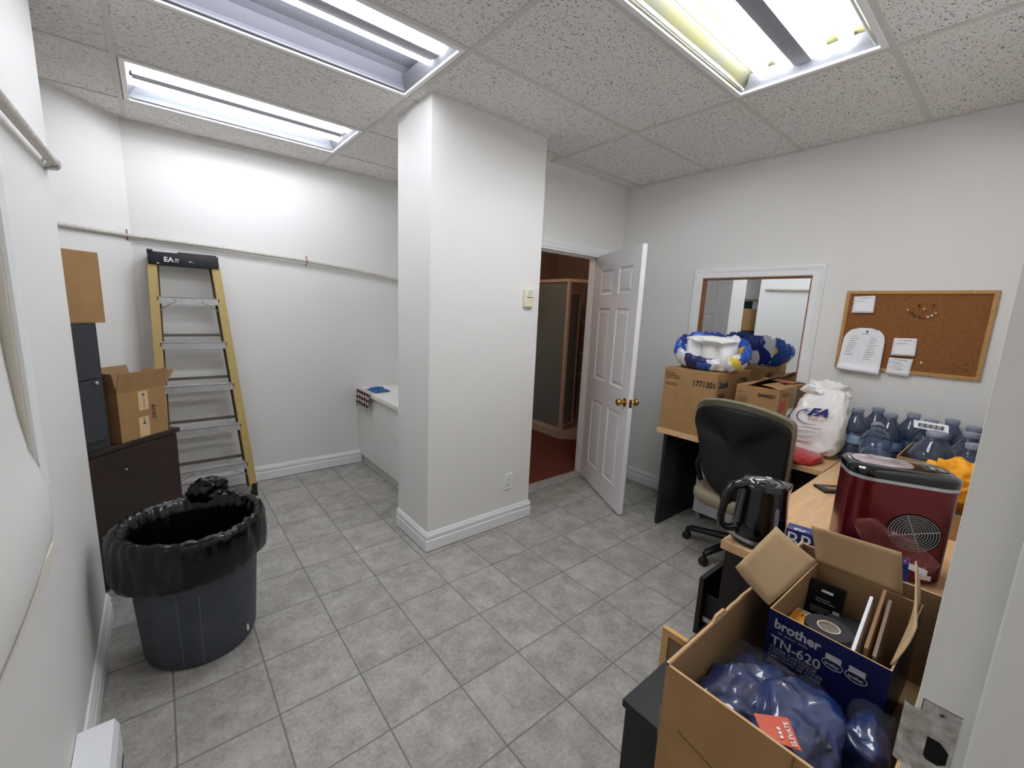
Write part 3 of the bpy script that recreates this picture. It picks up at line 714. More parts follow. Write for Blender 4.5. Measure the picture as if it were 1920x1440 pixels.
def mkpin(m):
    bm = new(); lathe(bm, [(0.0045, 0.0), (0.0045, 0.002), (0.0028, 0.003), (0.0028, 0.009), (0.005, 0.010), (0.005, 0.012), (0.0, 0.0122)], 12, fn=lambda p, a: (-p[2], p[0], p[1]), cap1=False); return bm
for y, z, k, lb in pins:
    o = finish('push_pin', mkpin(k), PIN[k], None, smooth=40, loc=(BX - 0.0085 - (0.006 if y == -1.119 else 0), y, z)); tag(o, lb, 'pin', 'push pins on the cork board')

# ------------------------------------------------------------------ vanity cabinet
VW = mat('white_laminate', 'e3e3e0', 0.45); VT = mat('cultured_marble', 'f0eee8', 0.25, coat=0.3)
e = empty('vanity_cabinet', (0.28, 1.55, 0), label='white vanity cabinet with three narrow doors behind the pillar', cat='cabinet')
bm = new(); box(bm, (0.02, -0.55, 0), (0.60, 0.652, 0.09)); finish('kick_board', bm, mat('kick_grey', 'c9c9c6', 0.6), e)
bm = new(); box(bm, (0.012, -0.55, 0.09), (0.60, 0.652, 0.702)); finish('body', bm, mat('gap_shade_carcass', '8f8f8b', 0.6), e)  # white carcass coloured darker to paint the shade in the door gaps
yy = 0.650
for k, w in enumerate((0.345, 0.30, 0.30, 0.245)):
    bm = new(); box(bm, (-0.006, yy - w + 0.005, 0.092), (0.012, yy, 0.698), bev=0.0015); d = finish('door', bm, VW, e); yy -= w
    if k == 2:
        bm = new(); box(bm, (-0.016, yy + 0.03, 0.62), (-0.006, yy + 0.037, 0.68)); finish('handle', bm, WHITE, d)
bm = new()
R_ = []
ccx, ccy = 0.33, 0.05
outer = [(-0.03, -0.552), (0.61, -0.552), (0.61, 0.652), (-0.03, 0.652)]
N = 40; rim = []
for i in range(N):
    a = 2 * PI * i / N; rim.append((ccx + 0.17 * math.cos(a), ccy + 0.23 * math.sin(a)))
box(bm, (-0.03, -0.552, 0.703), (0.61, 0.652, 0.715))
ring = []
for i in range(N):
    a = 2 * PI * i / N; c_, s_ = math.cos(a), math.sin(a)
    # ray from centre to rectangle
    tx = ((0.61 - ccx) / c_) if c_ > 1e-6 else ((-0.03 - ccx) / c_ if c_ < -1e-6 else 1e9)
    ty = ((0.652 - ccy) / s_) if s_ > 1e-6 else ((-0.552 - ccy) / s_ if s_ < -1e-6 else 1e9)
    t = min(tx, ty); ring.append((ccx + c_ * t, ccy + s_ * t))
lv = [([(x, y) for x, y in ring], 0.735), ([(ccx + 0.20 * math.cos(2*PI*i/N), ccy + 0.26 * math.sin(2*PI*i/N)) for i in range(N)], 0.735), (rim, 0.730), ([(ccx + 0.15 * math.cos(2*PI*i/N), ccy + 0.205 * math.sin(2*PI*i/N)) for i in range(N)], 0.69), ([(ccx + 0.09 * math.cos(2*PI*i/N), ccy + 0.12 * math.sin(2*PI*i/N)) for i in range(N)], 0.655), ([(ccx + 0.02 * math.cos(2*PI*i/N), ccy + 0.02 * math.sin(2*PI*i/N)) for i in range(N)], 0.65)]
lv = [(ring, 0.716)] + lv
Rg = [[bm.verts.new((x, y, z)) for x, y in r] for r, z in lv]
for q in range(len(Rg) - 1):
    for i in range(N): bm.faces.new((Rg[q][i], Rg[q][(i+1) % N], Rg[q+1][(i+1) % N], Rg[q+1][i]))
bm.faces.new(Rg[-1])
finish('countertop', bm, VT, e, smooth=35, label='pale countertop with moulded oval basin')
bm = new(); tube(bm, [(0.56, ccy, 0.735), (0.56, ccy, 0.80), (0.54, ccy, 0.83), (0.46, ccy, 0.83), (0.44, ccy, 0.81)], 0.012, 12); finish('faucet', bm, STEEL, e, smooth=50)
# blue rag on countertop and checked towel over the edge
bm = new(); g = []
for i in range(17):
    row = []
    for j in range(13):
        a, b = i / 16 - 0.5, j / 12 - 0.5
        x = a * 0.15 * (1 + 0.25 * nz((b * 5, 1, 3))); y = b * 0.20 * (1 + 0.3 * nz((a * 6, 2, 1)))
        z = 0.006 + 0.026 * max(0, cnoise((a * 2.2, b * 2.2, 0.3), 2.0) - 0.2) * (1 - (2 * a) ** 4) * (1 - (2 * b) ** 4)
        row.append(bm.verts.new((x, y, z)))
    g.append(row)
for i in range(16):
    for j in range(12): bm.faces.new((g[i][j], g[i+1][j], g[i+1][j+1], g[i][j+1]))
o = finish('cloth', bm, mat('blue_disposable_cloth', '2f6ea8', 0.7, var=0.25, vscale=30), None, smooth=60, loc=(0.375, 1.98, 0.7352)); md = o.modifiers.new('s', 'SOLIDIFY'); md.thickness = 0.003
tag(o, 'crumpled blue disposable cloth on the white vanity countertop', 'cloth')
def check_mat():
    m = bpy.data.materials.new('checked_towel'); m.use_nodes = True; nt = m.node_tree; b = nt.nodes['Principled BSDF']
    tc = nt.nodes.new('ShaderNodeTexCoord'); s = nt.nodes.new('ShaderNodeSeparateXYZ'); nt.links.new(tc.outputs['Object'], s.inputs[0])
    w1 = math_n(nt, 'GREATER_THAN', math_n(nt, 'FRACT', math_n(nt, 'MULTIPLY', s.outputs[1], 26)), 0.5)
    w2 = math_n(nt, 'GREATER_THAN', math_n(nt, 'FRACT', math_n(nt, 'MULTIPLY', s.outputs[2], 20)), 0.5)
    t = math_n(nt, 'MULTIPLY', math_n(nt, 'ADD', w1, w2), 0.5)
    nt.links.new(ramp(nt, t, [(0.0, 'eceae6'), (0.3, '6d4a42'), (0.8, '17141a')], True), b.inputs['Base Color']); b.inputs['Roughness'].default_value = 0.9
    return m
bm = new(); g = []
for i in range(15):
    row = []
    for j in range(15):
        s_ = j / 14; y = (s_ - 0.5) * 0.30 + 0.01 * nz((i * 0.3, s_ * 3, 0))
        if i < 4: x, z = 0.03 - 0.012 * i, 0.005
        else: x, z = -0.014 - 0.006 * (1 + math.sin(s_ * 16)) * min(1, (i - 4) / 4), 0.004 - (i - 4) * 0.0145
        row.append(bm.verts.new((x, y, z + (0.004 * nz((i, s_ * 8, 1)) if i > 12 else 0))))
    g.append(row)
for i in range(14):
    for j in range(14): bm.faces.new((g[i][j], g[i+1][j], g[i+1][j+1], g[i][j+1]))
o = finish('hand_towel', bm, check_mat(), None, smooth=60, loc=(0.248, 2.0, 0.736)); md = o.modifiers.new('s', 'SOLIDIFY'); md.thickness = 0.003
tag(o, 'brown black and white checked towel hanging over the vanity edge', 'towel')

# ------------------------------------------------------------------ step ladder
YEL = mat('yellow_fiberglass', 'c2ab6c', 0.5, var=0.12, vscale=20, stretch=(4, 4, 1)); RUB = mat('black_rubber', '1b1c20', 0.7)
ld = empty('step_ladder', (-0.92, 1.90, 0), label='yellow step ladder with aluminium treads leaning folded against the back wall', cat='ladder')
lt = math.atan2(0.155, 1.80)
def LP(x, d, z):    # d = depth behind the front face
    return Vector((x, 0.0 + z * math.tan(lt) + d, z))
def xl(z): return -0.262 + 0.035 * z / 1.8
def xr(z): return 0.262 - 0.145 * z / 1.8
for sx, fx in ((-1, xl), (1, xr)):
    bm = new(); w = 0.050
    secs = []
    for z in (0.05, 1.76):
        x = fx(z); x0, x1 = (x - w / 2, x + w / 2)
        inn = x1 if sx < 0 else x0; out = x0 if sx < 0 else x1
        s_ = 1 if sx < 0 else -1
        # channel section: web outside, flanges in
        pr = [(out, 0), (inn, 0), (inn, 0.004), (out + s_ * 0.004, 0.004), (out + s_ * 0.004, 0.062), (inn, 0.062), (inn, 0.066), (out, 0.066)]
        secs.append([bm.verts.new(LP(a, d, z)) for a, d in pr])
    for i in range(8): bm.faces.new((secs[0][i], secs[0][(i+1) % 8], secs[1][(i+1) % 8], secs[1][i]))
    bm.faces.new(secs[0]); bm.faces.new(secs[1]); finish('front_rail', bm, YEL, ld)
    bm = new(); x = fx(0.03); vs = []
    for p in ((x - 0.02, -0.003, 0.0), (x + 0.02, -0.003, 0.0), (x + 0.02, 0.07, 0.0), (x - 0.02, 0.07, 0.0), (x - 0.018, -0.003, 0.10), (x + 0.018, -0.003, 0.10), (x + 0.018, 0.07, 0.10), (x - 0.018, 0.07, 0.10)): vs.append(bm.verts.new(LP(*p)))
    for q in ((0,3,2,1),(4,5,6,7),(0,1,5,4),(1,2,6,5),(2,3,7,6),(3,0,4,7)): bm.faces.new([vs[i] for i in q])
    finish('foot', bm, RUB, ld)
    # rear rail
    bm = new(); secs = []
    for z in (0.06, 1.72):
        x = fx(z) - sx * 0.024
        secs.append([bm.verts.new(LP(a, d, z)) for a, d in ((x - 0.011, 0.069), (x + 0.011, 0.069), (x + 0.011, 0.10), (x - 0.011, 0.10))])
    for i in range(4): bm.faces.new((secs[0][i], secs[0][(i+1) % 4], secs[1][(i+1) % 4], secs[1][i]))
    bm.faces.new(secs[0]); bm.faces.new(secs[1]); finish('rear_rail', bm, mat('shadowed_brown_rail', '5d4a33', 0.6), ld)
SZ = [0.27, 0.575, 0.885, 1.19, 1.50]
for i, z in enumerate(SZ):
    a, b = xl(z) + 0.022, xr(z) - 0.022
    bm = new(); P0 = LP(0, -0.004, z); y = P0.y
    vs = box(bm, (a, y, z - 0.042), (b, y + 0.003, z + 0.003)); box(bm, (a, y, z), (b, y + 0.082, z + 0.004)); box(bm, (a, y + 0.079, z - 0.018), (b, y + 0.082, z))
    for k in range(5): box(bm, (a, y + 0.01 + 0.014 * k, z + 0.004), (b, y + 0.013 + 0.014 * k, z + 0.0055))
    st = finish('tread', bm, ALU, ld)
    for xx in (a - 0.006, b + 0.006):
        for dz in (-0.003, -0.017):
            bm = new(); lathe(bm, [(0.005, 0), (0.004, 0.003), (0, 0.004)], 10, fn=lambda p, A, xx=xx, y=y, z=z, dz=dz: (xx + p[0], y - p[2] + 0.004, z + dz + p[1]), cap1=False); finish('rivet', bm, INK, st, smooth=60)
    if i in (0, 4):
        for sx in (-1, 1):
            bm = new(); x0 = (a + b) / 2 + sx * (b - a) * 0.22; x1 = (a if sx < 0 else b)
            tube(bm, [(x0, y + 0.005, z - 0.02), (x1, LP(0, 0.004, z - 0.09).y, z - 0.085)], 0.007, 8, flat=0.5); finish('diagonal_brace', bm, STEEL, ld, smooth=50)
            if i == 4 or True:
                bm = new(); lathe(bm, [(0.006, 0), (0.005, 0.003), (0, 0.004)], 10, fn=lambda p, A, x0=x0, y=y, z=z: (x0 + p[0], y - p[2], z - 0.014 + p[1]), cap1=False); finish('bolt', bm, STEEL, st, smooth=60)
for z in (0.30, 0.61, 0.92, 1.23):
    a, b = xl(z) + 0.03, xr(z) - 0.03
    bm = new(); y = LP(0, 0.075, z).y; box(bm, (a, y, z + 0.0), (b, y + 0.02, z + 0.018)); finish('rear_bar', bm, mat('dark_aluminium', '6b6760', 0.5, 0.4), ld)
bm = new(); p = LP(0, 0, 1.715); x0, x1 = xl(1.8) - 0.022, xr(1.8) + 0.024
box(bm, (x0, p.y - 0.012, 1.715), (x1, p.y + 0.125, 1.80), bev=0.006)
box(bm, (x0 - 0.002, p.y - 0.014, 1.79), (x0 + 0.03, p.y + 0.127, 1.812), bev=0.004); box(bm, (x0 + 0.16, p.y - 0.005, 1.79), (x1 - 0.01, p.y + 0.12, 1.808), bev=0.004)
tp = finish('top_cap', bm, mat('black_ladder_top', '24262b', 0.5, var=0.3, vscale=15), ld, smooth=40, label='black plastic top cap with worn white letters')
text(tp, 'EA', (x0 + 0.085, p.y - 0.0125, 1.738), (1, 0, 0), (0, 0, 1), 0.052, 0.032, WHITE, bold=0.02)
text(tp, 'TI', (x0 + 0.142, p.y - 0.0125, 1.738), (1, 0, 0), (0, 0, 1), 0.022, 0.024, WHITE, bold=0.02, shear=0.3)
text(tp, '>-', (x0 + 0.22, p.y - 0.0125, 1.742), (1, 0, 0), (0, 0, 1), 0.026, 0.015, WHITE)
text(tp, '\'', (x0 + 0.045, p.y - 0.0125, 1.722), (1, 0, 0), (0, 0, 1), 0.012, 0.006, WHITE)

# ------------------------------------------------------------------ dark dresser, metal cabinet and boxes in the recess
TH = math.radians(44)
ds = empty('dark_cabinet', (-1.105, 1.372, 0), rz=TH, label='dark walnut two-door cabinet behind the near wall corner', cat='cabinet')   # local x along the face (to the right), origin = right front corner
bm = new(); box(bm, (-0.98, 0.012, 0.05), (-0.012, 0.44, 0.72)); box(bm, (-0.96, 0.03, 0), (-0.03, 0.42, 0.05)); finish('body', bm, DARKW, ds)
bm = new(); box(bm, (-1.0, -0.004, 0.72), (0.012, 0.45, 0.745), bev=0.002); finish('top', bm, DARKW, ds)
for x0 in (-0.985, -0.495):
    bm = new(); box(bm, (x0, -0.003, 0.03), (x0 + 0.483, 0.012, 0.716), bev=0.001); d = finish('door', bm, DARKW, ds)
    for (kx, kz) in ((0.155, 0.335), (0.175, 0.607)) if x0 > -0.9 else ((0.3, 0.607),):
        bm = new(); lathe(bm, [(0.006, 0.0), (0.006, 0.003), (0.003, 0.004), (0.003, 0.006)], 14, fn=lambda p, a, kx=kx, kz=kz, x0=x0: (x0 + kx + p[0] + 0.0, -0.003 - p[2], kz + p[1])); finish('lock', bm, STEEL, d, smooth=40)
GREY = mat('dark_grey_metal', '3a3d42', 0.45, var=0.1, vscale=6)
mc = empty('metal_cabinet', (-1.105, 1.372, 0.745), rz=TH, label='dark grey metal cabinet standing on the walnut cabinet, half hidden by the wall', cat='cabinet')
bm = new(); box(bm, (-1.0, 0.016, 0), (-0.368, 0.40, 0.625), bev=0.002); finish('body', bm, mat('dark_grey_metal_body', '33363b', 0.5), mc)
bm = new(); box(bm, (-0.985, 0.004, 0.05), (-0.385, 0.016, 0.352), bev=0.002); lw = finish('drawer', bm, GREY, mc)
bm = new(); box(bm, (-0.985, 0.004, 0.356), (-0.385, 0.016, 0.61), bev=0.002); finish('drawer', bm, GREY, mc)
bm = new(); lathe(bm, [(0.011, 0), (0.011, 0.006), (0.006, 0.012), (0, 0.013)], 16, fn=lambda p, a: (-0.412 + p[0], 0.004 - p[2], 0.335 + p[1]), cap1=False); finish('knob', bm, STEEL, lw, smooth=40)
o = finish('cardboard_box', (lambda bm: (box(bm, (-0.72, 0.02, 0.0), (-0.318, 0.40, 0.333), bev=0.002), bm)[1])(new()), CARD, None); o.location = (-1.105, 1.372, 1.3705); o.rotation_euler = (0, 0, TH); tag(o, 'tall closed cardboard carton on top of the grey metal cabinet', 'box')
o = finish('storage_case', (lambda bm: (box(bm, (-0.70, 0.12, 0.0), (-0.56, 0.3, 0.12), bev=0.006), bm)[1])(new()), BLACK, None); o.location = (-1.105, 1.372, 1.7042); o.rotation_euler = (0, 0, TH); tag(o, 'small black case on the topmost carton, seen only in the mirror', 'case')

def open_box(name, loc, rz, Lx, Ly, Hh, label, flaps, mo=CARD, mi=CARDIN, t=0.004, cat='box', rim=None):
    "origin = front-left-bottom corner; flaps: side -> (length, angle from vertical outward in deg)"
    e = empty(name, loc, rz, label, cat)
    bm = new()
    def wall(a, b):
        box(bm, a, b)
    wall((0, 0, 0), (Lx, t, Hh)); wall((0, Ly - t, 0), (Lx, Ly, Hh)); wall((0, t, 0), (t, Ly - t, Hh)); wall((Lx - t, t, 0), (Lx, Ly - t, Hh)); box(bm, (t, t, 0), (Lx - t, Ly - t, t))
    bm.faces.ensure_lookup_table()
    o = finish('body', bm, [mo, mi, CARDEDGE], e)
    c = Vector((Lx / 2, Ly / 2, 0))
    for p in o.data.polygons:
        n = p.normal; q = p.center
        if abs(n.z) < 0.5 and (Vector((q.x, q.y, 0)) - c).dot(n) < 0: p.material_index = 1
        elif n.z > 0.5: p.material_index = 2 if q.z > Hh / 2 else 1
    for side, (ln, ang) in flaps.items():
        a = math.radians(ang); s_, c_ = math.sin(a) * ln, math.cos(a) * ln
        if side == 'front': P = [(0, 0, Hh), (Lx, 0, Hh), (Lx, -s_, Hh + c_), (0, -s_, Hh + c_)]
        if side == 'back': P = [(Lx, Ly, Hh), (0, Ly, Hh), (0, Ly + s_, Hh + c_), (Lx, Ly + s_, Hh + c_)]
        if side == 'left': P = [(0, Ly, Hh), (0, 0, Hh), (-s_, 0, Hh + c_), (-s_, Ly, Hh + c_)]
        if side == 'right': P = [(Lx, 0, Hh), (Lx, Ly, Hh), (Lx + s_, Ly, Hh + c_), (Lx + s_, 0, Hh + c_)]
        bm = new(); quadbox(bm, P, 0.0035)
        f = finish('flap', bm, [mo, mi], e)
        for p in f.data.polygons:
            if p.index == 1: p.material_index = 1
    return e
ob = open_box('open_cardboard_box', (-1.338, 1.158, 0.7455), math.radians(44.5), 0.268, 0.20, 0.262, 'open cardboard box with raised flaps and tape strips on the dark cabinet', {'front': (0.105, 12), 'left': (0.105, 10), 'back': (0.11, 16), 'right': (0.105, 42)})
TAPE = mat('printed_tape', 'd6b88a', 0.35, coat=0.3)
for (x, z, w, h) in ((0.108, 0.15, 0.055, 0.105), (0.10, 0.003, 0.058, 0.11)):
    bm = new(); quadbox(bm, [(x, -0.0006, z), (x + w, -0.0006, z), (x + w, -0.0006, z + h), (x, -0.0006, z + h)], 0.0005); tt = finish('tape_strip', bm, TAPE, ob)
    bm = new(); q = [(x + 0.02, z + h * 0.62), (x + 0.04, z + h * 0.62), (x + 0.03, z + h * 0.82)]
    if z > 0.1: q = [(x + 0.02, z + h * 0.86), (x + 0.04, z + h * 0.86), (x + 0.03, z + h * 0.68)]
    bm.faces.new([bm.verts.new((a, -0.0014, b)) for a, b in q]); finish('printed_triangle', bm, mat('print_blue', '2c5b84', 0.6), tt)
    text(tt, 'MOVES', (x + 0.035, -0.0008, z + (0.01 if z > 0.1 else 0.085)), (0, 0, 1), (-1, 0, 0), 0.05 if z > 0.1 else 0.02, 0.008, mat('print_blue', '2c5b84', 0.6))
text(ob, '2828', (0.200, -0.0006, 0.085), (0, 0, 1), (-1, 0, 0), 0.085, 0.022, INK, name='marker_numbers', shear=0.2)

# ------------------------------------------------------------------ trash can and liner
tc = empty('trash_can', (-1.093, 0.415, 0), label='round grey plastic trash can lined with a black bag', cat='bin')
CANM = mat('scuffed_grey_plastic', '474c54', 0.5, var=0.25, vscale=9, bump=0.2, bscale=80, vcol='3a3f47')
bm = new(); lathe(bm, [(0.185, 0.0), (0.2, 0.008), (0.206, 0.03), (0.222, 0.30), (0.232, 0.53), (0.242, 0.535), (0.242, 0.56), (0.234, 0.56), (0.222, 0.53), (0.2, 0.04), (0.0, 0.03)], 64, cap1=False); finish('body', bm, CANM, tc, smooth=35)
bm = new(); box(bm, (-0.001, -0.2115, 0.0), (0.001, -0.21, 0.001))
bm.free()
for an in (-1.62, -1.95):
    bm = new(); q = []
    for z in (0.02, 0.34):
        r = 0.2068 + (z - 0.03) * 0.0593
        for da in (-0.006, 0.006): q.append(bm.verts.new((r * math.cos(an + da), r * math.sin(an + da), z)))
    bm.faces.new((q[0], q[1], q[3], q[2])); finish('mould_line', bm, mat('scratch_grey', '6a7078', 0.6), tc)
bm = new(); lathe(bm, [(0.004, 0), (0.006, 0.012), (0.003, 0.03)], 8, fn=lambda p, a: (0.155 + p[0], -0.145 + p[1], 0.05 + p[2])); finish('scratch_mark', bm, mat('white_scuff', 'e8e8e8', 0.5), tc, label='small white scuff')
tb = empty('trash_bag', (-1.093, 0.415, 0.30), label='glossy black bin bag folded over the rim of the round trash can', cat='bag')
BAG = mat('glossy_black_bag', '040405', 0.22, bump=0.8, bscale=48, spec=0.5)
bm = new(); SEG = 150; rings = []
prof = [(0.252, 0.083, .4), (0.258, 0.08, .5), (0.265, 0.10, .6), (0.268, 0.15, .6), (0.268, 0.2, .6), (0.264, 0.25, .7), (0.256, 0.277, .9), (0.240, 0.285, .9), (0.218, 0.274, .6), (0.204, 0.22, .6), (0.188, 0.12, .7), (0.16, 0.0, 1), (0.14, -0.12, 1), (0.08, -0.20, 1), (0.0, -0.22, 0)]
for k, (r, z, am) in enumerate(prof):
    row = []
    for i in range(SEG):
        a = 2 * PI * i / SEG
        dr = am * (0.010 * (cnoise((math.cos(a) * 3, math.sin(a) * 3, z * 2.5), 1.6) - 0.6) + 0.004 * math.sin(a * 31 + 6 * nz((a * 2, z * 5, 0))) * (1 if k > 3 else 0.4))
        dz = 0.0
        if k <= 3: dz = -0.055 * (0.5 + 0.5 * math.sin(a - 0.2)) * 0 + 0.05 * math.sin(a + 2.3) * (1 - k / 4) * 0.8 + 0.012 * nz((math.cos(a) * 2, math.sin(a) * 2, 9)) * (1 - k / 4)
        if k in (6, 7): dz = 0.010 * (cnoise((math.cos(a) * 6, math.sin(a) * 6, 2), 2) - 0.5)
        bulge = 0.028 * max(0.0, math.cos(a - 2.75)) ** 6 * (1 if 0 < k < 6 else 0.2)
        row.append(bm.verts.new(((r + dr + bulge) * math.cos(a), (r + dr + bulge) * math.sin(a), z + dz)))
    rings.append(row)
for q in range(len(rings) - 1):
    for i in range(SEG): bm.faces.new((rings[q][i], rings[q][(i+1) % SEG], rings[q+1][(i+1) % SEG], rings[q+1][i]))
finish('liner', bm, BAG, tb, smooth=80)
bm = new()
blob(bm, (0.075, 0.235, 0.29), (0.07, 0.032, 0.06), 0.45, 22, 4, seed=3, power=1.0)
finish('gathered_knot', bm, BAG, tb, smooth=70)

# ------------------------------------------------------------------ desks
dk = empty('desk', (1.56, -0.16, 0), label='maple topped desk along the right wall with black end panel, cartons on top', cat='desk')
bm = new(); box(bm, (0, -1.0, 0.708), (0.61, 0.008, 0.74), bev=0.002); finish('desktop', bm, MAPLE, dk)
bm = new(); box(bm, (0.055, -0.048, 0), (0.60, -0.023, 0.708)); finish('side_panel', bm, mat('black_laminate', '1c1b1d', 0.4), dk, label='black laminate end panel')
bm = new(); box(bm, (0.593, -0.985, 0.25), (0.608, -0.048, 0.70)); finish('modesty_panel', bm, mat('black_laminate', '1c1b1d', 0.4), dk)
d2 = empty('desk', (0.36, -1.165, 0), label='maple topped desk nearest the doorway with kettle and ice maker on it', cat='desk')
bm = new(); box(bm, (0, -0.555, 0.708), (1.815, 0, 0.74), bev=0.002); finish('desktop', bm, MAPLE, d2)
DBL = mat('dark_brown_laminate', '211c1a', 0.45, var=0.15, vscale=6)
bm = new(); box(bm, (0.018, -0.54, 0), (0.036, -0.012, 0.708)); finish('side_panel', bm, DBL, d2)
bm = new(); box(bm, (0.40, -0.52, 0.02), (0.418, -0.03, 0.708)); box(bm, (0.036, -0.54, 0.02), (0.42, -0.52, 0.70)); box(bm, (0.036, -0.52, 0.02), (0.40, -0.03, 0.04)); finish('pedestal', bm, DBL, d2)
bm = new(); box(bm, (0.038, -0.03, 0.56), (0.398, -0.012, 0.70), bev=0.001); dr = finish('drawer', bm, DBL, d2)
bm = new(); box(bm, (0.038, -0.03, 0.03), (0.398, -0.012, 0.30), bev=0.001); finish('drawer', bm, DBL, d2)
bm = new(); box(bm, (0.02, 0.048, 0.31), (0.398, 0.066, 0.548), bev=0.001); box(bm, (0.05, -0.44, 0.33), (0.385, 0.048, 0.34)); box(bm, (0.05, -0.44, 0.34), (0.06, 0.048, 0.47)); box(bm, (0.375, -0.44, 0.34), (0.385, 0.048, 0.47))
od = finish('open_drawer', bm, DBL, d2, label='pulled out middle drawer')
bm = new(); box(bm, (0.04, -0.40, 0.365), (0.048, 0.045, 0.385)); finish('slide_rail', bm, STEEL, od)
bm = new(); box(bm, (1.79, -0.54, 0), (1.81, -0.03, 0.708)); finish('leg_panel', bm, DBL, d2)

# white cart under the desk
wc = empty('storage_cart', (1.945, -0.50, 0), label='low white cabinet on small feet under the desk, behind the office chair', cat='cabinet')
bm = new(); box(bm, (0, -0.36, 0.055), (0.20, 0.20, 0.50), bev=0.004); finish('body', bm, mat('cart_white', 'd9dadb', 0.5), wc)
for x in (0.03, 0.17):
    for y in (-0.33, 0.17):
        bm = new(); lathe(bm, [(0.016, 0), (0.02, 0.01), (0.02, 0.03), (0.01, 0.055)], 12, cen=(x, y)); finish('foot', bm, mat('grey_foot', '9a9a9c', 0.4), wc, smooth=40)
# cable hanging under the desk
bm = new(); tube(bm, [(2.0, -0.95, 0.70), (1.93, -0.98, 0.6), (1.88, -1.0, 0.55), (1.84, -1.04, 0.52), (1.86, -1.08, 0.45), (1.95, -1.1, 0.3), (2.0, -1.1, 0.01), (1.9, -1.0, 0.006), (1.8, -1.05, 0.006)], 0.004, 8)
tag(finish('power_cable', bm, BLACK, None, smooth=60), 'thin black cable hanging down under the desk corner', 'cable')

# ------------------------------------------------------------------ office chair
def smooth_poly(P, n=4):
    out = []; k = len(P)
    for i in range(k):
        p0, p1, p2, p3 = (Vector(P[(i + d) % k]) for d in (-1, 0, 1, 2))
        for j in range(n):
            t = j / n
            out.append(0.5 * ((2 * p1) + (p2 - p0) * t + (2 * p0 - 5 * p1 + 4 * p2 - p3) * t * t + (3 * p1 - p0 - 3 * p2 + p3) * t ** 3))
    return out
ch = empty('office_chair', (1.60, -0.775, 0), label='black office chair with khaki seat and curved back facing the right desk', cat='chair')
KH = mat('khaki_fabric', '8b8574', 0.95, var=0.25, vscale=220, bump=0.5, bscale=300)
CB = mat('chair_black_shell', '0b0b0d', 0.65, var=0.15, vscale=40, bump=0.1)
BO = [(-0.498, 0.969), (-0.512, 1.012), (-0.560, 1.044), (-0.666, 1.064), (-0.799, 1.064), (-0.911, 1.048), (-0.992, 1.022), (-1.040, 0.990), (-1.046, 0.900), (-1.045, 0.80), (-1.043, 0.70), (-1.03, 0.62), (-0.97, 0.55), (-0.84, 0.50), (-0.72, 0.51), (-0.64, 0.56), (-0.585, 0.64), (-0.562, 0.73), (-0.528, 0.85), (-0.500, 0.92)]
def pad(outline, layers, parent, name, m, fx, label=None):
    Pp = smooth_poly(outline, 3); cyy = sum(p.x for p in Pp) / len(Pp); czz = sum(p.y for p in Pp) / len(Pp)
    bm = new(); R = []
    for x, sc, dz in layers:
        R.append([bm.verts.new((fx(p.x, p.y) + x - 1.60, cyy + (p.x - cyy) * sc + 0.775, czz + (p.y - czz) * sc + dz)) for p in Pp])
    n = len(Pp)
    for q in range(len(R) - 1):
        for i in range(n): bm.faces.new((R[q][i], R[q][(i+1) % n], R[q+1][(i+1) % n], R[q+1][i]))
    for ring in (R[0], R[-1]):
        x = sum(v.co.x for v in ring) / n; c = bm.verts.new((x, sum(v.co.y for v in ring) / n, sum(v.co.z for v in ring) / n))
        for i in range(n): bm.faces.new((ring[i], ring[(i+1) % n], c))
    return finish(name, bm, m, parent, smooth=50, label=label)
def fx(y, z): return 1.335 + 0.10 * max(0, abs(y + 0.775)) ** 2 / 0.075 * 0.6 - 0.03 * (z - 0.8)
bk = pad(BO, [(0.050, 0.30, 0), (0.040, 0.6, 0), (0.020, 0.9, 0), (0.010, 0.975, 0), (0.022, 1.0, 0), (0.05, 1.0, 0), (0.065, 0.97, 0), (0.072, 0.85, 0), (0.09, 0.5, 0), (0.09, 0.2, 0)], ch, 'backrest', KH, fx, label='khaki padded front of the curved back')
BI = [(-0.775 + (y + 0.775) * 0.955, 0.78 + (z - 0.80) * 0.955 + (-0.010 if z > 0.9 else 0)) for y, z in BO]
pad(BI, [(-0.012, 0.3, 0), (-0.014, 0.7, 0), (-0.012, 0.93, 0), (-0.008, 0.985, 0), (0.0, 1.0, 0), (0.02, 1.0, 0)], bk, 'back_shell', CB, fx, label='black outer shell')
SO = [(0.25 * math.copysign(abs(math.cos(a)) ** 0.6, math.cos(a)), 0.25 * math.copysign(abs(math.sin(a)) ** 0.6, math.sin(a))) for a in [2*PI*i/28 for i in range(28)]]
bm = new(); R = []
for z, sc in ((0.40, 0.6), (0.405, 0.93), (0.43, 1.0), (0.465, 1.0), (0.485, 0.95), (0.493, 0.8), (0.49, 0.4)):
    R.append([bm.verts.new((-0.03 + x * sc, 0.0 + y * sc, z)) for x, y in SO])
for q in range(len(R) - 1):
    for i in range(28): bm.faces.new((R[q][i], R[q][(i+1) % 28], R[q+1][(i+1) % 28], R[q+1][i]))
bm.faces.new(R[0]); bm.faces.new(R[-1]); finish('seat', bm, mat('khaki_seat_fabric', '938a72', 0.95, var=0.2, vscale=200), ch, smooth=50)
bm = new(); lathe(bm, [(0.028, 0.09), (0.028, 0.24), (0.018, 0.24), (0.018, 0.385), (0.07, 0.39), (0.07, 0.40)], 20, cen=(0.03, 0)); finish('gas_column', bm, BLACK, ch, smooth=40)
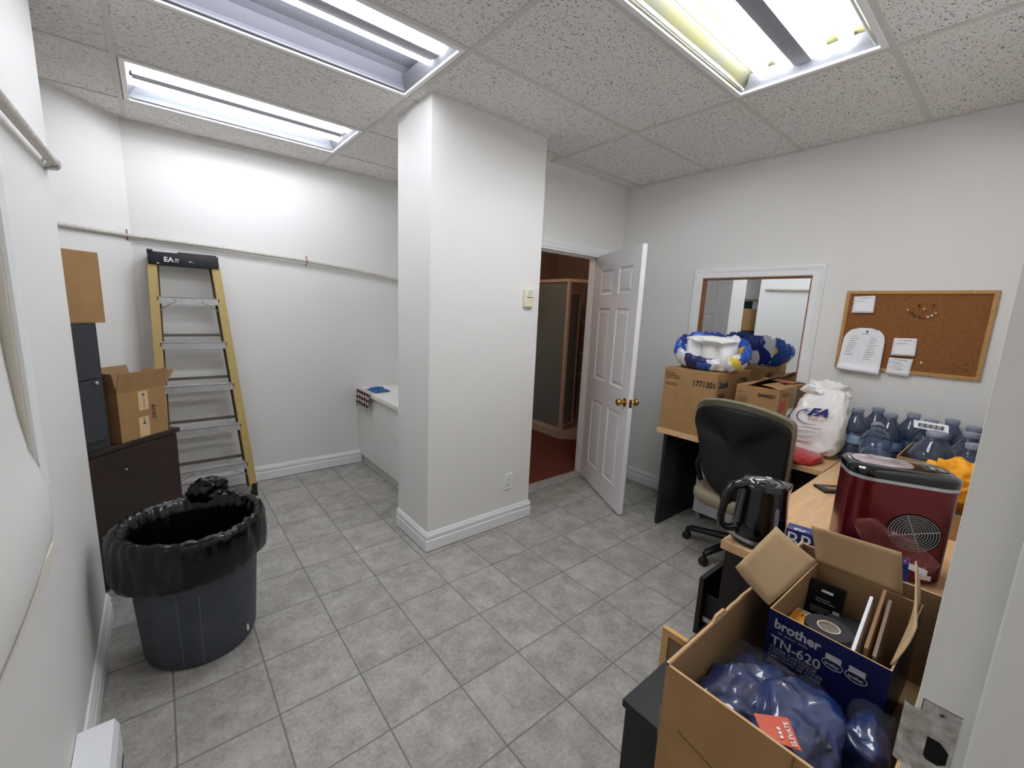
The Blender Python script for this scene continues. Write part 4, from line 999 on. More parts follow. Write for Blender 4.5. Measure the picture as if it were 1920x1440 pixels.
bm = new(); tube(bm, [(0.0, 0, 0.385), (-0.15, 0, 0.39), (-0.25, 0, 0.43), (-0.278, 0, 0.52), (-0.262, 0, 0.62)], [0.03, 0.032, 0.034, 0.034, 0.03], 10, flat=0.5); finish('back_bar', bm, CB, ch, smooth=50)
for s in (1,):
    bm = new(); tube(bm, [(0.02, s * 0.24, 0.42), (0.0, s * 0.285, 0.46), (-0.06, s * 0.29, 0.58), (-0.02, s * 0.285, 0.655), (0.12, s * 0.28, 0.665)], [0.016, 0.018, 0.018, 0.02, 0.02], 10); finish('armrest', bm, CB, ch, smooth=50)
for aa, rl in ((97, 0.335), (160, 0.285), (232, 0.29), (305, 0.27), (22, 0.25)):
    a = math.radians(aa); dx, dy = math.cos(a), math.sin(a); o0 = Vector((0.045 if aa in (97, 160) else 0.03, 0, 0))
    bm = new(); tube(bm, [o0 + Vector((dx * r_, dy * r_, z)) for r_, z in ((0.0, 0.125), (0.08, 0.12), (rl * 0.7, 0.098), (rl * 0.93, 0.085), (rl, 0.075))], [0.034, 0.030, 0.025, 0.024, 0.016], 12, flat=0.8); bs = finish('base_arm', bm, BLACK, ch, smooth=50)
    bm = new(); c = o0 + Vector((dx * rl, dy * rl, 0.027))
    sd = Vector((-dy, dx, 0))
    tube(bm, [c - sd * 0.022, c - sd * 0.018, c + sd * 0.018, c + sd * 0.022], [0.02, 0.026, 0.026, 0.02], 18); tube(bm, [c + Vector((0, 0, 0.015)), c + Vector((0, 0, 0.055))], [0.016, 0.011], 10); finish('caster', bm, BLACK, bs, smooth=50)

# ------------------------------------------------------------------ kettle
kt = empty('electric_kettle', (0.465, -1.243, 0.7405), rz=math.atan2(0.62, -0.78), label='glossy black electric kettle on the near corner of the desk', cat='kettle')  # local +x points to the handle
bm = new(); lathe(bm, [(0.0, 0), (0.078, 0.0), (0.084, 0.005), (0.084, 0.014), (0.07, 0.016)], 48, cap0=False); finish('power_base', bm, BLACK, kt, smooth=40)
bm = new(); lathe(bm, [(0.086, 0.016), (0.088, 0.018), (0.088, 0.030), (0.085, 0.031)], 48); finish('base_ring', bm, STEEL, kt, smooth=40, label='brushed steel band')
bm = new(); lathe(bm, [(0.085, 0.031), (0.087, 0.036), (0.084, 0.09), (0.078, 0.16), (0.074, 0.205), (0.073, 0.215), (0.069, 0.219)], 56, fn=lambda p, a: (p[0] - 0.03 * max(0, -math.cos(a)) ** 14 * max(0, (p[2] - 0.15) / 0.07), p[1], p[2])); finish('jug', bm, BLACKG, kt, smooth=40)
bm = new(); lathe(bm, [(0.068, 0.219), (0.066, 0.224), (0.056, 0.226), (0.05, 0.222), (0.04, 0.222), (0.034, 0.229), (0.0, 0.231)], 48, cap1=False); finish('lid', bm, BLACKG, kt, smooth=30)
bm = new(); tube(bm, [(0.055, 0, 0.212), (0.085, 0, 0.214), (0.112, 0, 0.205), (0.128, 0, 0.18), (0.136, 0, 0.14), (0.142, 0, 0.09), (0.138, 0, 0.062), (0.12, 0, 0.048), (0.084, 0, 0.052)], [0.017, 0.017, 0.016, 0.014, 0.013, 0.013, 0.013, 0.014, 0.017], 14); finish('handle', bm, BLACKG, kt, smooth=60)
bm = new(); lathe(bm, [(0.012, 0.0), (0.015, 0.004), (0.012, 0.009)], 12, fn=lambda p, a: (0.098 + p[1] , p[0] * 1.4, 0.030 + p[2])); finish('switch', bm, mat('clear_switch', 'd8dadd', 0.2, trans=0.4), kt, smooth=40, label='clear plastic switch tab')
bm = new()
for k in range(9):
    pass
P_ = []
for z in (0.055, 0.065, 0.09, 0.12, 0.15, 0.16):
    ww = 0.004 if z in (0.055, 0.16) else 0.0075
    r_ = 0.0855 - (z - 0.05) * 0.075 + 0.0022; P_.append((z, ww, r_))
for z, ww, r_ in P_: pass
rows_ = []
for z, ww, r_ in P_:
    a = 1.62; rows_.append([bm.verts.new((r_ * math.cos(a + d), r_ * math.sin(a + d), z)) for d in (-ww / 0.08, 0, ww / 0.08)])
for q in range(len(rows_) - 1):
    for k in range(2): bm.faces.new((rows_[q][k], rows_[q][k+1], rows_[q+1][k+1], rows_[q+1][k]))
finish('water_gauge', bm, mat('frosted_gauge', '8c8b94', 0.5, var=0.3, vscale=90), kt, smooth=60, label='frosted grey water level window')

# ------------------------------------------------------------------ ice maker
IM = empty('ice_maker', (0.513, -1.469, 0.7405), rz=math.radians(-64), label='dark red countertop ice maker with glossy black lid and round fan grille', cat='appliance')
RED = mat('dark_red_metal', '6f0f14', 0.28, 0.55, coat=0.5)
def rrect(x0, y0, x1, y1, r, n=8):
    out = []
    for cx_, cy_, a0_ in ((x1 - r, y0 + r, -90), (x1 - r, y1 - r, 0), (x0 + r, y1 - r, 90), (x0 + r, y0 + r, 180)):
        for i in range(n + 1):
            a = math.radians(a0_ + 90 * i / n); out.append((cx_ + r * math.cos(a), cy_ + r * math.sin(a)))
    return out
def stack(bm, levels, x0, y0, x1, y1, r):
    R = []
    for z, ins in levels: R.append([bm.verts.new((x, y, z)) for x, y in rrect(x0 + ins, y0 + ins, x1 - ins, y1 - ins, max(0.004, r - ins))])
    n = len(R[0])
    for q in range(len(R) - 1):
        for i in range(n): bm.faces.new((R[q][i], R[q][(i+1) % n], R[q+1][(i+1) % n], R[q+1][i]))
    bm.faces.new(R[0][::-1]); bm.faces.new(R[-1])
# front face is local y = 0 (facing the doorway), depth towards +y
bm = new(); stack(bm, [(0.008, 0.004), (0.012, 0), (0.305, 0)], 0, 0, 0.275, 0.185, 0.060); finish('body', bm, RED, IM, smooth=40)
bm = new(); stack(bm, [(0.306, -0.002), (0.316, -0.002)], 0, 0, 0.275, 0.185, 0.060); finish('silver_band', bm, mat('silver_band', 'c6c8cc', 0.3, 0.6), IM, smooth=40)
bm = new(); stack(bm, [(0.317, -0.001), (0.330, -0.003), (0.338, -0.001), (0.345, 0.008), (0.349, 0.03)], 0, 0, 0.275, 0.185, 0.060); lid = finish('lid', bm, BLACKG, IM, smooth=35)
bm = new(); R = []
for s_, z in ((1.0, 0.3495), (0.97, 0.352), (0.6, 0.354), (0.0, 0.355)):
    if s_ == 0: continue
    R.append([bm.verts.new((0.095 + 0.078 * s_ * math.cos(2*PI*i/40), 0.095 + 0.058 * s_ * math.copysign(abs(math.sin(2*PI*i/40)) ** 0.7, math.sin(2*PI*i/40)), z)) for i in range(40)])
for q in range(len(R) - 1):
    for i in range(40): bm.faces.new((R[q][i], R[q][(i+1) % 40], R[q+1][(i+1) % 40], R[q+1][i]))
bm.faces.new(R[-1]); finish('viewing_window', bm, mat('smoky_window', '8c8891', 0.15, var=0.3, vscale=18, vcol='c9b6b8', coat=0.6), lid, smooth=40, label='smoky oval window')
bm = new(); box(bm, (0.195, 0.06, 0.3492), (0.25, 0.11, 0.3505)); cpn = finish('control_panel', bm, mat('panel_grey', '4a4744', 0.4), lid)
bm = new(); box(bm, (0.205, 0.067, 0.3505), (0.226, 0.103, 0.3510)); finish('display', bm, mat('display_dark', '0f1114', 0.2), cpn)
text(cpn, '88', (0.2235, 0.073, 0.3511), (0, 1, 0), (-1, 0, 0), 0.022, 0.014, WHITE, name='digits')
for k in range(4):
    bm = new(); box(bm, (0.234, 0.067 + k * 0.01, 0.3505), (0.244, 0.072 + k * 0.01, 0.3512)); finish('button', bm, mat('button_grey', 'b0aeb0', 0.4), cpn)
bm = new(); lathe(bm, [(0.0, 0.0), (0.062, 0.0), (0.0665, 0.0006)], 48, fn=lambda p, a: (0.172 + p[0], -0.0008 - p[2], 0.162 + p[1] * 0.93), cap0=False, cap1=False); fan = finish('fan_grille', bm, mat('fan_black', '08080a', 0.5), IM, label='black fan opening behind a chrome wire grille')
CHR = mat('chrome_wire', 'dcdcdc', 0.25, 0.7)
for k in range(9):
    r_ = 0.007 + k * 0.0067
    bm = new(); tube(bm, [(0.172 + r_ * math.cos(2*PI*i/36), -0.004, 0.162 + 0.93 * r_ * math.sin(2*PI*i/36)) for i in range(37)], 0.0009, 5, cap=False); finish('grille_ring', bm, CHR, fan, smooth=60)
for a in (0.35, 1.95):
    c_, s_ = math.cos(a) * 0.063, math.sin(a) * 0.059
    bm = new(); cylx(bm, (0.172 - c_, -0.0055, 0.162 - s_), (0.172 + c_, -0.0055, 0.162 + s_), 0.0011, 6); finish('grille_spoke', bm, CHR, fan, smooth=60)
for x in (0.04, 0.235):
    for y in (0.04, 0.145):
        bm = new(); lathe(bm, [(0.012, 0), (0.012, 0.01)], 12, cen=(x, y)); finish('foot', bm, RUB, IM)
bm = new(); box(bm, (0.20, -0.0012, 0.02), (0.235, -0.0004, 0.036)); finish('rating_label', bm, PAPER, IM)

# ------------------------------------------------------------------ toner box, marker, wrap
tnr = empty('toner_box', (0.417, -1.342, 0.7405), rz=math.atan2(-0.303, 0.053), label='long blue cardboard box with large white letters in front of the ice maker', cat='box')
NAVY = mat('navy_print', '1a2f7c', 0.35, coat=0.2)
bm = new(); box(bm, (0, 0.0, 0), (0.305, 0.052, 0.108), bev=0.001); finish('carton', bm, NAVY, tnr)
text(tnr, 'BROTHER', (0.006, -0.0008, 0.048), (1, 0, 0), (0, 0, 1), 0.29, 0.052, WHITE, name='letters')
bm = new(); box(bm, (0.0, -0.001, 0.026), (0.305, -0.0004, 0.038)); finish('white_stripe', bm, WHITE, tnr)
bars(tnr, (0.006, -0.0014, 0.029), (1, 0, 0), (0, 0, 1), [0.29], INK, h=0.006)
bm = new(); box(bm, (0.0, -0.001, 0.0), (0.305, -0.0004, 0.014)); finish('yellow_stripe', bm, mat('print_yellow', 'e2cf3e', 0.5), tnr)
bars(tnr, (0.02, 0.012, 0.1086), (1, 0, 0), (0, 1, 0), [0.04, 0.03], WHITE, h=0.006)
mk = empty('marker', (0.50, -1.30, 0.80), label='white marker cap sticking up behind the long blue box', cat='pen')
bm = new(); tube(bm, [(0, 0, -0.058), (0, 0, 0.05)], 0.007, 12); finish('barrel', bm, WHITE, mk, smooth=40)
bm = new(); tube(bm, [(0, 0, 0.05), (0, 0, 0.09)], 0.0085, 12); finish('cap', bm, WHITE, mk, smooth=40)
PW = mat('pink_clear_film', '8a4540', 0.12, alpha=0.22, coat=0.8, bump=0.5, bscale=40)
wr = empty('plastic_wrap', (0.465, -1.60, 0.905), label='crumpled pinkish clear plastic wrap lying against the ice maker foot', cat='wrap')
bm = new(); blob(bm, (0.0, 0.0, -0.01), (0.030, 0.085, 0.045), 0.3, 12, 4, seed=2, fn=lambda p, d: Vector((p.x + 0.35 * (p.y) * 0.3, p.y, p.z + 0.25 * p.y))); finish('film', bm, PW, wr, smooth=50)
bm = new(); quadbox(bm, [(-0.075, -0.045, -0.035), (-0.070, -0.082, -0.040), (-0.070, -0.082, -0.024), (-0.075, -0.045, -0.018)], 0.0008); finish('sticker', bm, PAPER, wr)

# ------------------------------------------------------------------ water jugs with trays
JM1 = mat('blue_water_jug', '5a7094', 0.05, trans=0.8, ior=1.28, bump=0.35, bscale=18, coat=0.7, var=0.35, vscale=9, vcol='8799b8')
JCAP = mat('blue_grey_cap', '8d93a6', 0.45, bump=0.3, bscale=150); JLB = mat('jug_label', 'a9c4d8', 0.4, var=0.5, vscale=22, vcol='3f6fa8')
def jug(loc, label, src=None, rot=(0, 0, 0)):
    if src is None:
        e = empty('water_jug', loc, label=label, cat='bottle', group='four litre water jugs on the desk corner')
        prof = [(0.0, 0.004), (0.055, 0.0), (0.066, 0.006), (0.068, 0.02), (0.065, 0.028), (0.068, 0.036), (0.068, 0.09), (0.064, 0.096), (0.068, 0.102), (0.068, 0.16), (0.063, 0.166), (0.068, 0.172), (0.067, 0.195), (0.055, 0.228), (0.038, 0.255), (0.027, 0.272), (0.026, 0.285), (0.024, 0.29)]
        bm = new(); lathe(bm, prof, 36, cap0=False, sq=0.03); finish('bottle', bm, JM1, e, smooth=40)
        bm = new(); lathe(bm, [(0.0285, 0.284), (0.0295, 0.286), (0.0295, 0.304), (0.027, 0.308), (0.0, 0.309)], 28, cap1=False); finish('cap', bm, JCAP, e, smooth=40)
        bm = new(); lathe(bm, [(0.0705, 0.108), (0.0708, 0.11), (0.0708, 0.155), (0.0705, 0.157)], 36, cap0=False, cap1=False, sq=0.03); finish('label', bm, JLB, e, smooth=40)
    else:
        e = copy_tree(src); e['label'] = label; e.location = loc
    e.rotation_euler = rot
    return e
Z0 = 0.7405
J = [((1.970, -1.182, Z0), 'water jug nearest the white bag, front row'), ((2.100, -1.250, Z0), 'water jug by the wall, first from the white bag'), ((1.965, -1.330, Z0), 'water jug between the first and second wall jugs, front row'),
 ((2.103, -1.405, Z0), 'water jug by the wall, second from the white bag'), ((1.975, -1.490, Z0), 'water jug just behind the tray corner, under the barcode flap'), ((2.105, -1.560, Z0), 'water jug by the wall, third from the white bag'),
 ((1.975, -1.648, Z0), 'water jug closest to the door jamb in the middle row')]
j0 = None
for i, (l, t) in enumerate(J):
    q = jug(l, t, j0, (0, 0, i * 0.7)); j0 = j0 or q
q = jug((1.590, -1.552, Z0 + 0.006), 'widest water jug, in the near corner of the cardboard tray', j0, (0, 0, 0.4)); q.scale = (1.3, 1.3, 1.0)
jug((1.735, -1.653, Z0 + 0.006), 'water jug at the far end of the near tray beside the jamb', j0, (0, 0, 0.9))
q = jug((1.495, -1.674, Z0 + 0.006), 'water jug half hidden by the jamb and the yellow cloth', j0, (0, 0, 0.2)); q.scale = (0.86, 0.86, 0.98)
tj = jug((1.845, -1.315, Z0 + 0.045), 'tipped water jug lying with its barcoded base towards the room', j0, (0, 0, 0)); tj.rotation_euler = (0, math.radians(52), math.radians(12)); tj.location = (1.64, -1.345, Z0 + 0.056)
bm = new(); lathe(bm, [(0.0, -0.0006), (0.001, -0.0006)], 4); bm.free()
bm = new(); box(bm, (-0.02, -0.016, -0.002), (0.02, 0.016, -0.001)); 
for c_ in list(tj.children):
    if c_.name.startswith('label'): bpy.data.objects.remove(c_)
st = finish('barcode_sticker', bm, mat('label_pale', 'c9cdd6', 0.6), tj)
ct = open_box('cardboard_tray', (1.430, -1.739, Z0), 0, 0.39, 0.288, 0.20, 'shallow cardboard tray holding the nearest water jugs', {}, cat='tray')
# barcode flap of the shrink wrap
bm = new(); quadbox(bm, [(1.86, -1.44, 1.012), (1.86, -1.57, 1.012), (1.90, -1.56, 1.045), (1.90, -1.43, 1.045)], 0.001); o = finish('shrink_wrap_label', bm, PAPER, None); tag(o, 'white barcode label on the shrink wrap between the jug rows', 'label')
for k in range(14):
    y = -1.455 - k * 0.007; bm = new() if k == 0 else bm
    quadbox(bm, [(1.866, y, 1.0185), (1.866, y - 0.003 - 0.002 * (k % 3 == 0), 1.0185), (1.886, y - 0.003 - 0.002 * (k % 3 == 0), 1.035), (1.886, y, 1.035)], 0.0004)
finish('barcode', bm, INK, o).location = (-0.001, 0, 0.0012)
FILM = mat('clear_shrink_film', 'dfe6f2', 0.08, alpha=0.05, coat=1.0, bump=0.9, bscale=14)
bm = new(); g = []
for i in range(25):
    row = []
    for j in range(29):
        a, b = i / 24, j / 28
        x = 1.895 + 0.24 * a + 0.01 * nz((a * 4, b * 5, 1)); y = -1.10 - 0.62 * b
        z = 1.0505 + 0.016 * abs(nz((a * 6, b * 14, 3)))
        row.append(bm.verts.new((x, y, z)))
    g.append(row)
for i in range(24):
    for j in range(28): bm.faces.new((g[i][j], g[i+1][j], g[i+1][j+1], g[i][j+1]))
o = finish('shrink_film', bm, FILM, None, smooth=70); tag(o, 'clear crinkled shrink film over the far rows of water jugs', 'wrap')
# yellow cloth by the jamb, white sheet
o = (lambda bm: (blob(bm, (0, 0, 0), (0.07, 0.085, 0.085), 0.42, 15, 5, seed=8), finish('yellow_cloth', bm, mat('orange_yellow_cloth', 'f0a51e', 0.7, bump=0.3, bscale=30), None, smooth=60, loc=(1.22, -1.655, 0.925)))[1])(new())
tag(o, 'orange yellow cloth bundle behind the ice maker next to the jamb', 'cloth')
o = open_box('cardboard_box', (1.10, -1.73, Z0), 0, 0.26, 0.2, 0.10, 'low cardboard box behind the ice maker carrying the yellow cloth', {}, cat='box')

# ------------------------------------------------------------------ cartons on the right desk
def carton(name, loc, dims, label, rz=0):
    e = empty(name, loc, rz, label, 'box'); bm = new(); box(bm, (0, 0, 0), dims, bev=0.003); finish('body', bm, CARD, e); return e
c1 = carton('carton', (1.588, -0.525, 0.7405), (0.50, 0.372, 0.434), 'large closed cardboard carton printed 1771301 at the far end of desk')
text(c1, '1771301', (-0.001, 0.155, 0.335), (0, -1, 0), (0, 0, 1), 0.145, 0.040, INK, bold=0.03, name='printed_number')
for k, t_ in enumerate(('COTTONELLE', 'BATHROOM TISSUE', 'PAPIER HYGIENIQUE')): text(c1, t_, (-0.001, 0.355, 0.395 - k * 0.017), (0, -1, 0), (0, 0, 1), (0.06, 0.1, 0.105)[k], 0.011, INK, bold=0.015)
bars(c1, (-0.001, 0.355, 0.332), (0, -1, 0), (0, 0, 1), [0.08, 0.1, 0.085], mat('faded_ink', '5e4730', 0.8), h=0.004)
text(c1, 'Cottonelle', (0.03, -0.001, 0.335), (1, 0, 0), (0, 0, 1), 0.13, 0.052, mat('navy_ink2', '1f2a50', 0.7), bold=0.03, shear=0.3)
bars(c1, (0.03, -0.001, 0.29), (1, 0, 0), (0, 0, 1), [0.09, 0.1, 0.08, 0.1, 0.07], INK, h=0.009, gap=0.005)
text(c1, '17301', (0.32, -0.001, 0.345), (1, 0, 0), (0, 0, 1), 0.14, 0.045, INK, bold=0.03)
bm = new(); box(bm, (-0.0008, 0.0, 0.0), (0, 0.05, 0.06)); bm.free()
bars(c1, (-0.001, 0.08, 0.05), (0, -1, 0), (0, 0, 1), [0.055, 0.055, 0.055], mat('faded_ink', '5e4730', 0.8), h=0.008)
c2 = empty('carton', (1.655, -0.865, 0.7405), label='cardboard carton printed 0444201 with its top flaps torn open behind the chair', cat='box')
bm = new(); L2, W2, H2 = 0.50, 0.245, 0.385
t = 0.004
box(bm, (0, 0, 0), (t, W2, H2)); box(bm, (L2 - t, 0, 0), (L2, W2, H2)); box(bm, (t, 0, 0), (L2 - t, t, H2)); box(bm, (t, W2 - t, 0), (L2 - t, W2, H2)); box(bm, (t, t, 0), (L2 - t, W2 - t, t))
finish('body', bm, CARD, c2)
def flap(parent, P, m=CARD, th=0.003, curl=0.0, name='flap'):
    bm = new(); g = []
    P = [Vector(p) for p in P]; n = (P[1] - P[0]).cross(P[3] - P[0]).normalized()
    for i in range(9):
        row = []
        for j in range(9):
            a, b = i / 8, j / 8; p = P[0].lerp(P[1], a).lerp(P[3].lerp(P[2], a), b) + n * curl * math.sin(b * PI * 0.9) ; row.append(bm.verts.new(p))
        g.append(row)
    for i in range(8):
        for j in range(8): bm.faces.new((g[i][j], g[i+1][j], g[i+1][j+1], g[i][j+1]))
    f = finish(name, bm, m, parent, smooth=60); md = f.modifiers.new('s', 'SOLIDIFY'); md.thickness = th; return f
flap(c2, [(0, W2, H2), (L2, W2, H2), (L2, W2 - 0.10, H2 + 0.055), (0.02, W2 - 0.11, H2 + 0.035)], curl=0.015)
flap(c2, [(0.0, 0.002, H2), (L2, 0.002, H2), (L2 - 0.04, 0.12, H2 + 0.004), (0.02, 0.11, H2 + 0.012)], curl=0.006)
flap(c2, [(L2, 0.01, H2), (L2, W2 - 0.01, H2), (L2 - 0.2, W2 - 0.02, H2 + 0.02), (L2 - 0.2, 0.03, H2 + 0.012)], curl=0.006)
text(c2, '0444201', (-0.001, 0.115, 0.325), (0, -1, 0), (0, 0, 1), 0.095, 0.024, INK, bold=0.03, name='printed_number')
text(c2, 'Scott', (-0.001, 0.232, 0.335), (0, -1, 0), (0, 0, 1), 0.036, 0.015, mat('faded_ink', '5e4730', 0.8), shear=0.3)
bars(c2, (-0.001, 0.232, 0.312), (0, -1, 0), (0, 0, 1), [0.05, 0.06, 0.06, 0.055, 0.05], mat('faded_ink', '5e4730', 0.8), h=0.003, gap=0.006)
bm = new(); quadbox(bm, [(0.04, -0.0006, 0.24), (0.12, -0.0006, 0.24), (0.12, -0.0006, 0.31), (0.04, -0.0006, 0.31)], 0.0004); finish('red_mark', bm, mat('red_print', 'b5463a', 0.7), c2)
bm = new(); quadbox(bm, [(0.23, -0.0006, 0.20), (0.29, -0.0006, 0.20), (0.29, -0.0006, 0.384), (0.23, -0.0006, 0.384)], 0.0004); finish('clear_tape', bm, mat('grey_tape', '8f8980', 0.3), c2)
bm = new(); quadbox(bm, [(0.09, -0.0008, 0.13), (0.27, -0.0008, 0.09), (0.27, -0.0008, 0.25), (0.19, -0.0008, 0.25)], 0.0004); sl = finish('shipping_label', bm, PAPER, c2)
for k in range(6): bars(sl, (0.17 + 0.014 * k, -0.0012, 0.14 + 0.01 * (k % 2)), (0, 0, 1), (-1, 0, 0), [0.07], INK, name='label_bars', h=0.005)
text(c2, 'Scott', (0.05, -0.001, 0.335), (1, 0, 0), (0, 0, 1), 0.12, 0.03, mat('faded_ink', '5e4730', 0.8), shear=0.3)
bm = new(); quadbox(bm, [(0.20, 0.03, H2 + 0.0225), (0.30, 0.05, H2 + 0.0235), (0.29, 0.09, H2 + 0.0245), (0.22, 0.08, H2 + 0.0235)], 0.0004); finish('red_sticker', bm, mat('red_print', 'b5463a', 0.7), c2)

# paper towel pack in torn bag
pb = empty('paper_towel_pack', (1.80, -0.36, 1.1755), label='torn blue white and yellow plastic pack of paper rolls on the large carton', cat='pack')
FB = patch_mat('printed_blue_film', [(0, '14318f'), (0.30, '2a62c8'), (0.52, 'e9ecf2'), (0.70, '12235f'), (0.82, 'e9ecf2')], 6.0, seed=3)
FY = patch_mat('printed_yellow_film', [(0, 'e3e6ea'), (0.22, 'e8cd4d'), (0.74, '1c4fb0'), (0.88, 'eef0f2')], 5.0, seed=5)
bm = new(); SEG = 128; R = []
pr = [(0.03, 0.004), (0.74, 0.0), (0.93, 0.03), (1.04, 0.085), (1.02, 0.125), (0.96, 0.145), (0.88, 0.135), (0.80, 0.10), (0.76, 0.05), (0.70, 0.02)]
mi_ = []
for k, (r_, z) in enumerate(pr):
    row = []
    for i in range(SEG):
        a = 2 * PI * i / SEG; cr = cnoise((math.cos(a) * 4, math.sin(a) * 4, z * 12), 1.3) - 0.6
        rr = r_ * (1 + (0.06 * cr if k > 0 else 0)); zz = z * (0.55 + 1.15 * (0.5 + 0.5 * math.cos(a - 0.25)) ** 0.8) + (0.018 * cr * (k > 1))
        row.append(bm.verts.new((0.155 * rr * math.cos(a), 0.245 * rr * math.sin(a), max(0.001, zz))))
    R.append(row)
for q in range(len(R) - 1):
    for i in range(SEG):
        f = bm.faces.new((R[q][i], R[q][(i+1) % SEG], R[q+1][(i+1) % SEG], R[q+1][i])); a = 2 * PI * (i + 0.5) / SEG
        f.material_index = 1 if (a > 3.6 and a < 5.6) else 0
fb = finish('plastic_film', bm, [FB, FY], pb, smooth=50)
RW = mat('white_paper_roll', 'f3f2ee', 0.95, bump=0.4, bscale=120)
for k in range(3):
    bm = new(); lathe(bm, [(0.02, -0.0), (0.058, 0.0), (0.062, 0.004), (0.062, 0.125), (0.058, 0.13), (0.02, 0.13), (0.02, 0.0)], 30, cen=(0.0 + 0.01 * (k - 1), 0.105 - 0.105 * k), cap0=False, cap1=False)
    finish('paper_roll', bm, RW, pb, smooth=40).location = (0.0, 0.0, 0.075)
bm = new(); blob(bm, (-0.02, 0.0, 0.20), (0.085, 0.165, 0.030), 0.15, 14, 4, seed=4); finish('tissue_top', bm, RW, pb, smooth=50)
text(pb, 'STRONG', (-0.075, 0.185, 0.065), (-0.75, -0.66, 0.0), (0.25, 0, 1), 0.07, 0.022, WHITE, bold=0.02, lift=0.014)
text(pb, '100', (-0.130, -0.120, 0.020), (0.35, -1, 0), (-0.35, 0, 1), 0.040, 0.018, WHITE, bold=0.03, lift=0.012)

# white carrier bag, red bag
wb = empty('plastic_bag', (1.85, -0.998, 0.7405), label='white plastic carrier bag with navy FA logo leaning by the water jugs', cat='bag')
WBG = mat('white_bag_film', 'f0efee', 0.4, bump=1.0, bscale=22, coat=0.3)
def wbag(p, d):
    # tall tapering sack; lean towards the wall
    z = p.z; k = 1 - 0.25 * max(0, (z - 0.15) / 0.25)
    return Vector(((p.x) * k + 0.22 * z, p.y * k - 0.10 * (z - 0.0) * 1.0, z))
bm = new(); blob(bm, (0, 0, 0.185), (0.085, 0.145, 0.20), 0.13, 9, 5, seed=11, zmin=0.024, fn=wbag, power=0.55); finish('film', bm, WBG, wb, smooth=45)
# printed front (faces the room, slightly tilted)
nx = Vector((0, -1, 0.08)).normalized(); up = Vector((0.22, -0.10, 1)).normalized()
org = Vector((-0.098, 0.0, 0))
def fp(y, z): return Vector((-0.085 * (1 - 0.25 * max(0, (z - 0.15) / 0.25)) + 0.22 * z - 0.014, y - 0.10 * z, z))
NV = mat('navy_logo', '1c2273', 0.5)
text(wb, 'FA', fp(0.045, 0.238), nx, up, 0.10, 0.05, NV, bold=0.05, shear=0.35, name='logo_letters')
text(wb, '*', fp(0.072, 0.240), nx, up, 0.03, 0.035, NV, bold=0.03, name='logo_star')
text(wb, 'AMERICAS', fp(0.035, 0.212), nx, up, 0.082, 0.014, mat('red_logo', 'c0503c', 0.5), name='logo_word')
text(wb, 'www.argofreeamericas.com', fp(0.088, 0.160), nx, up, 0.135, 0.010, INK, bold=0.02)
bars(wb, fp(0.088, 0.142), nx, up, [0.11], INK, h=0.003); bars(wb, fp(0.078, 0.133), nx, up, [0.075], INK, h=0.003)
bars(wb, fp(0.098, 0.112), nx, up, [0.12], INK, h=0.003); bars(wb, fp(0.088, 0.103), nx, up, [0.085], INK, h=0.003)
bm = new(); pts = []
for i in range(30):
    a = math.radians(100 + 200 * i / 29); pts.append(fp(0.02 - 0.075 * math.cos(a) , 0.236 + 0.045 * math.sin(a)) + nx * 0)
tube(bm, pts, [0.0008 + 0.0022 * math.sin(PI * i / 29) for i in range(30)], 5); finish('logo_arc', bm, NV, wb, smooth=60)
bm = new(); blob(bm, (0.09, -0.02, 0.385), (0.055, 0.10, 0.05), 0.5, 14, 4, seed=21); finish('gathered_top', bm, WBG, wb, smooth=40)
rb = empty('red_bag', (1.68, -0.98, 0.7405), label='flat red plastic bag with white letters under the white carrier bag', cat='bag')
bm = new(); blob(bm, (0, 0, 0.02), (0.12, 0.125, 0.026), 0.18, 10, 4, seed=5, zmin=0.001, power=0.6); finish('film', bm, mat('red_film', 'b01822', 0.35, coat=0.3, bump=0.5, bscale=30), rb, smooth=50)
text(rb, 'JOLLIAN', (-0.085, 0.06, 0.048), (0.1, -1, -0.1), (1, 0, 0.1), 0.10, 0.02, WHITE, bold=0.02)
# small card on the desk
ph = empty('chocolate_box', (1.262, -1.196, 0.7405), rz=math.atan2(-0.055, 0.06) - 0.0, label='small flat black packet lying on the desk left of the ice maker', cat='packet')
bm = new(); box(bm, (0, -0.085, 0), (0.16, 0.0, 0.012), bev=0.002); finish('packet', bm, BLACK, ph)
bm = new(); box(bm, (0.03, -0.06, 0.0122), (0.10, -0.03, 0.0128)); finish('picture', bm, mat('tan_print', 'b58a66', 0.5, var=0.6, vscale=60), ph)

# ------------------------------------------------------------------ black file cabinet with boxes near the doorway
fc = empty('file_cabinet', (-0.385, YF + 0.004, 0), label='low black speckled file cabinet carrying the open boxes at lower right', cat='cabinet')
SPK = mat('speckled_black_metal', '1b1c20', 0.45, var=0.5, vscale=260, vcol='0b0b0d', bump=0.4, bscale=260)
bm = new(); box(bm, (0, 0, 0.0), (0.405, 0.425, 0.63)); finish('body', bm, mat('black_metal', '101114', 0.45), fc)
bm = new(); box(bm, (-0.001, 0, 0.631), (0.407, 0.445, 0.65), bev=0.0015); finish('top', bm, SPK, fc)
for z in (0.03, 0.33):
    bm = new(); box(bm, (0.008, 0.426, z), (0.397, 0.441, z + 0.29), bev=0.002); d = finish('drawer', bm, SPK, fc)
    bm = new(); box(bm, (0.14, 0.441, z + 0.2), (0.26, 0.455, z + 0.215), bev=0.002); finish('handle', bm, STEEL, d)
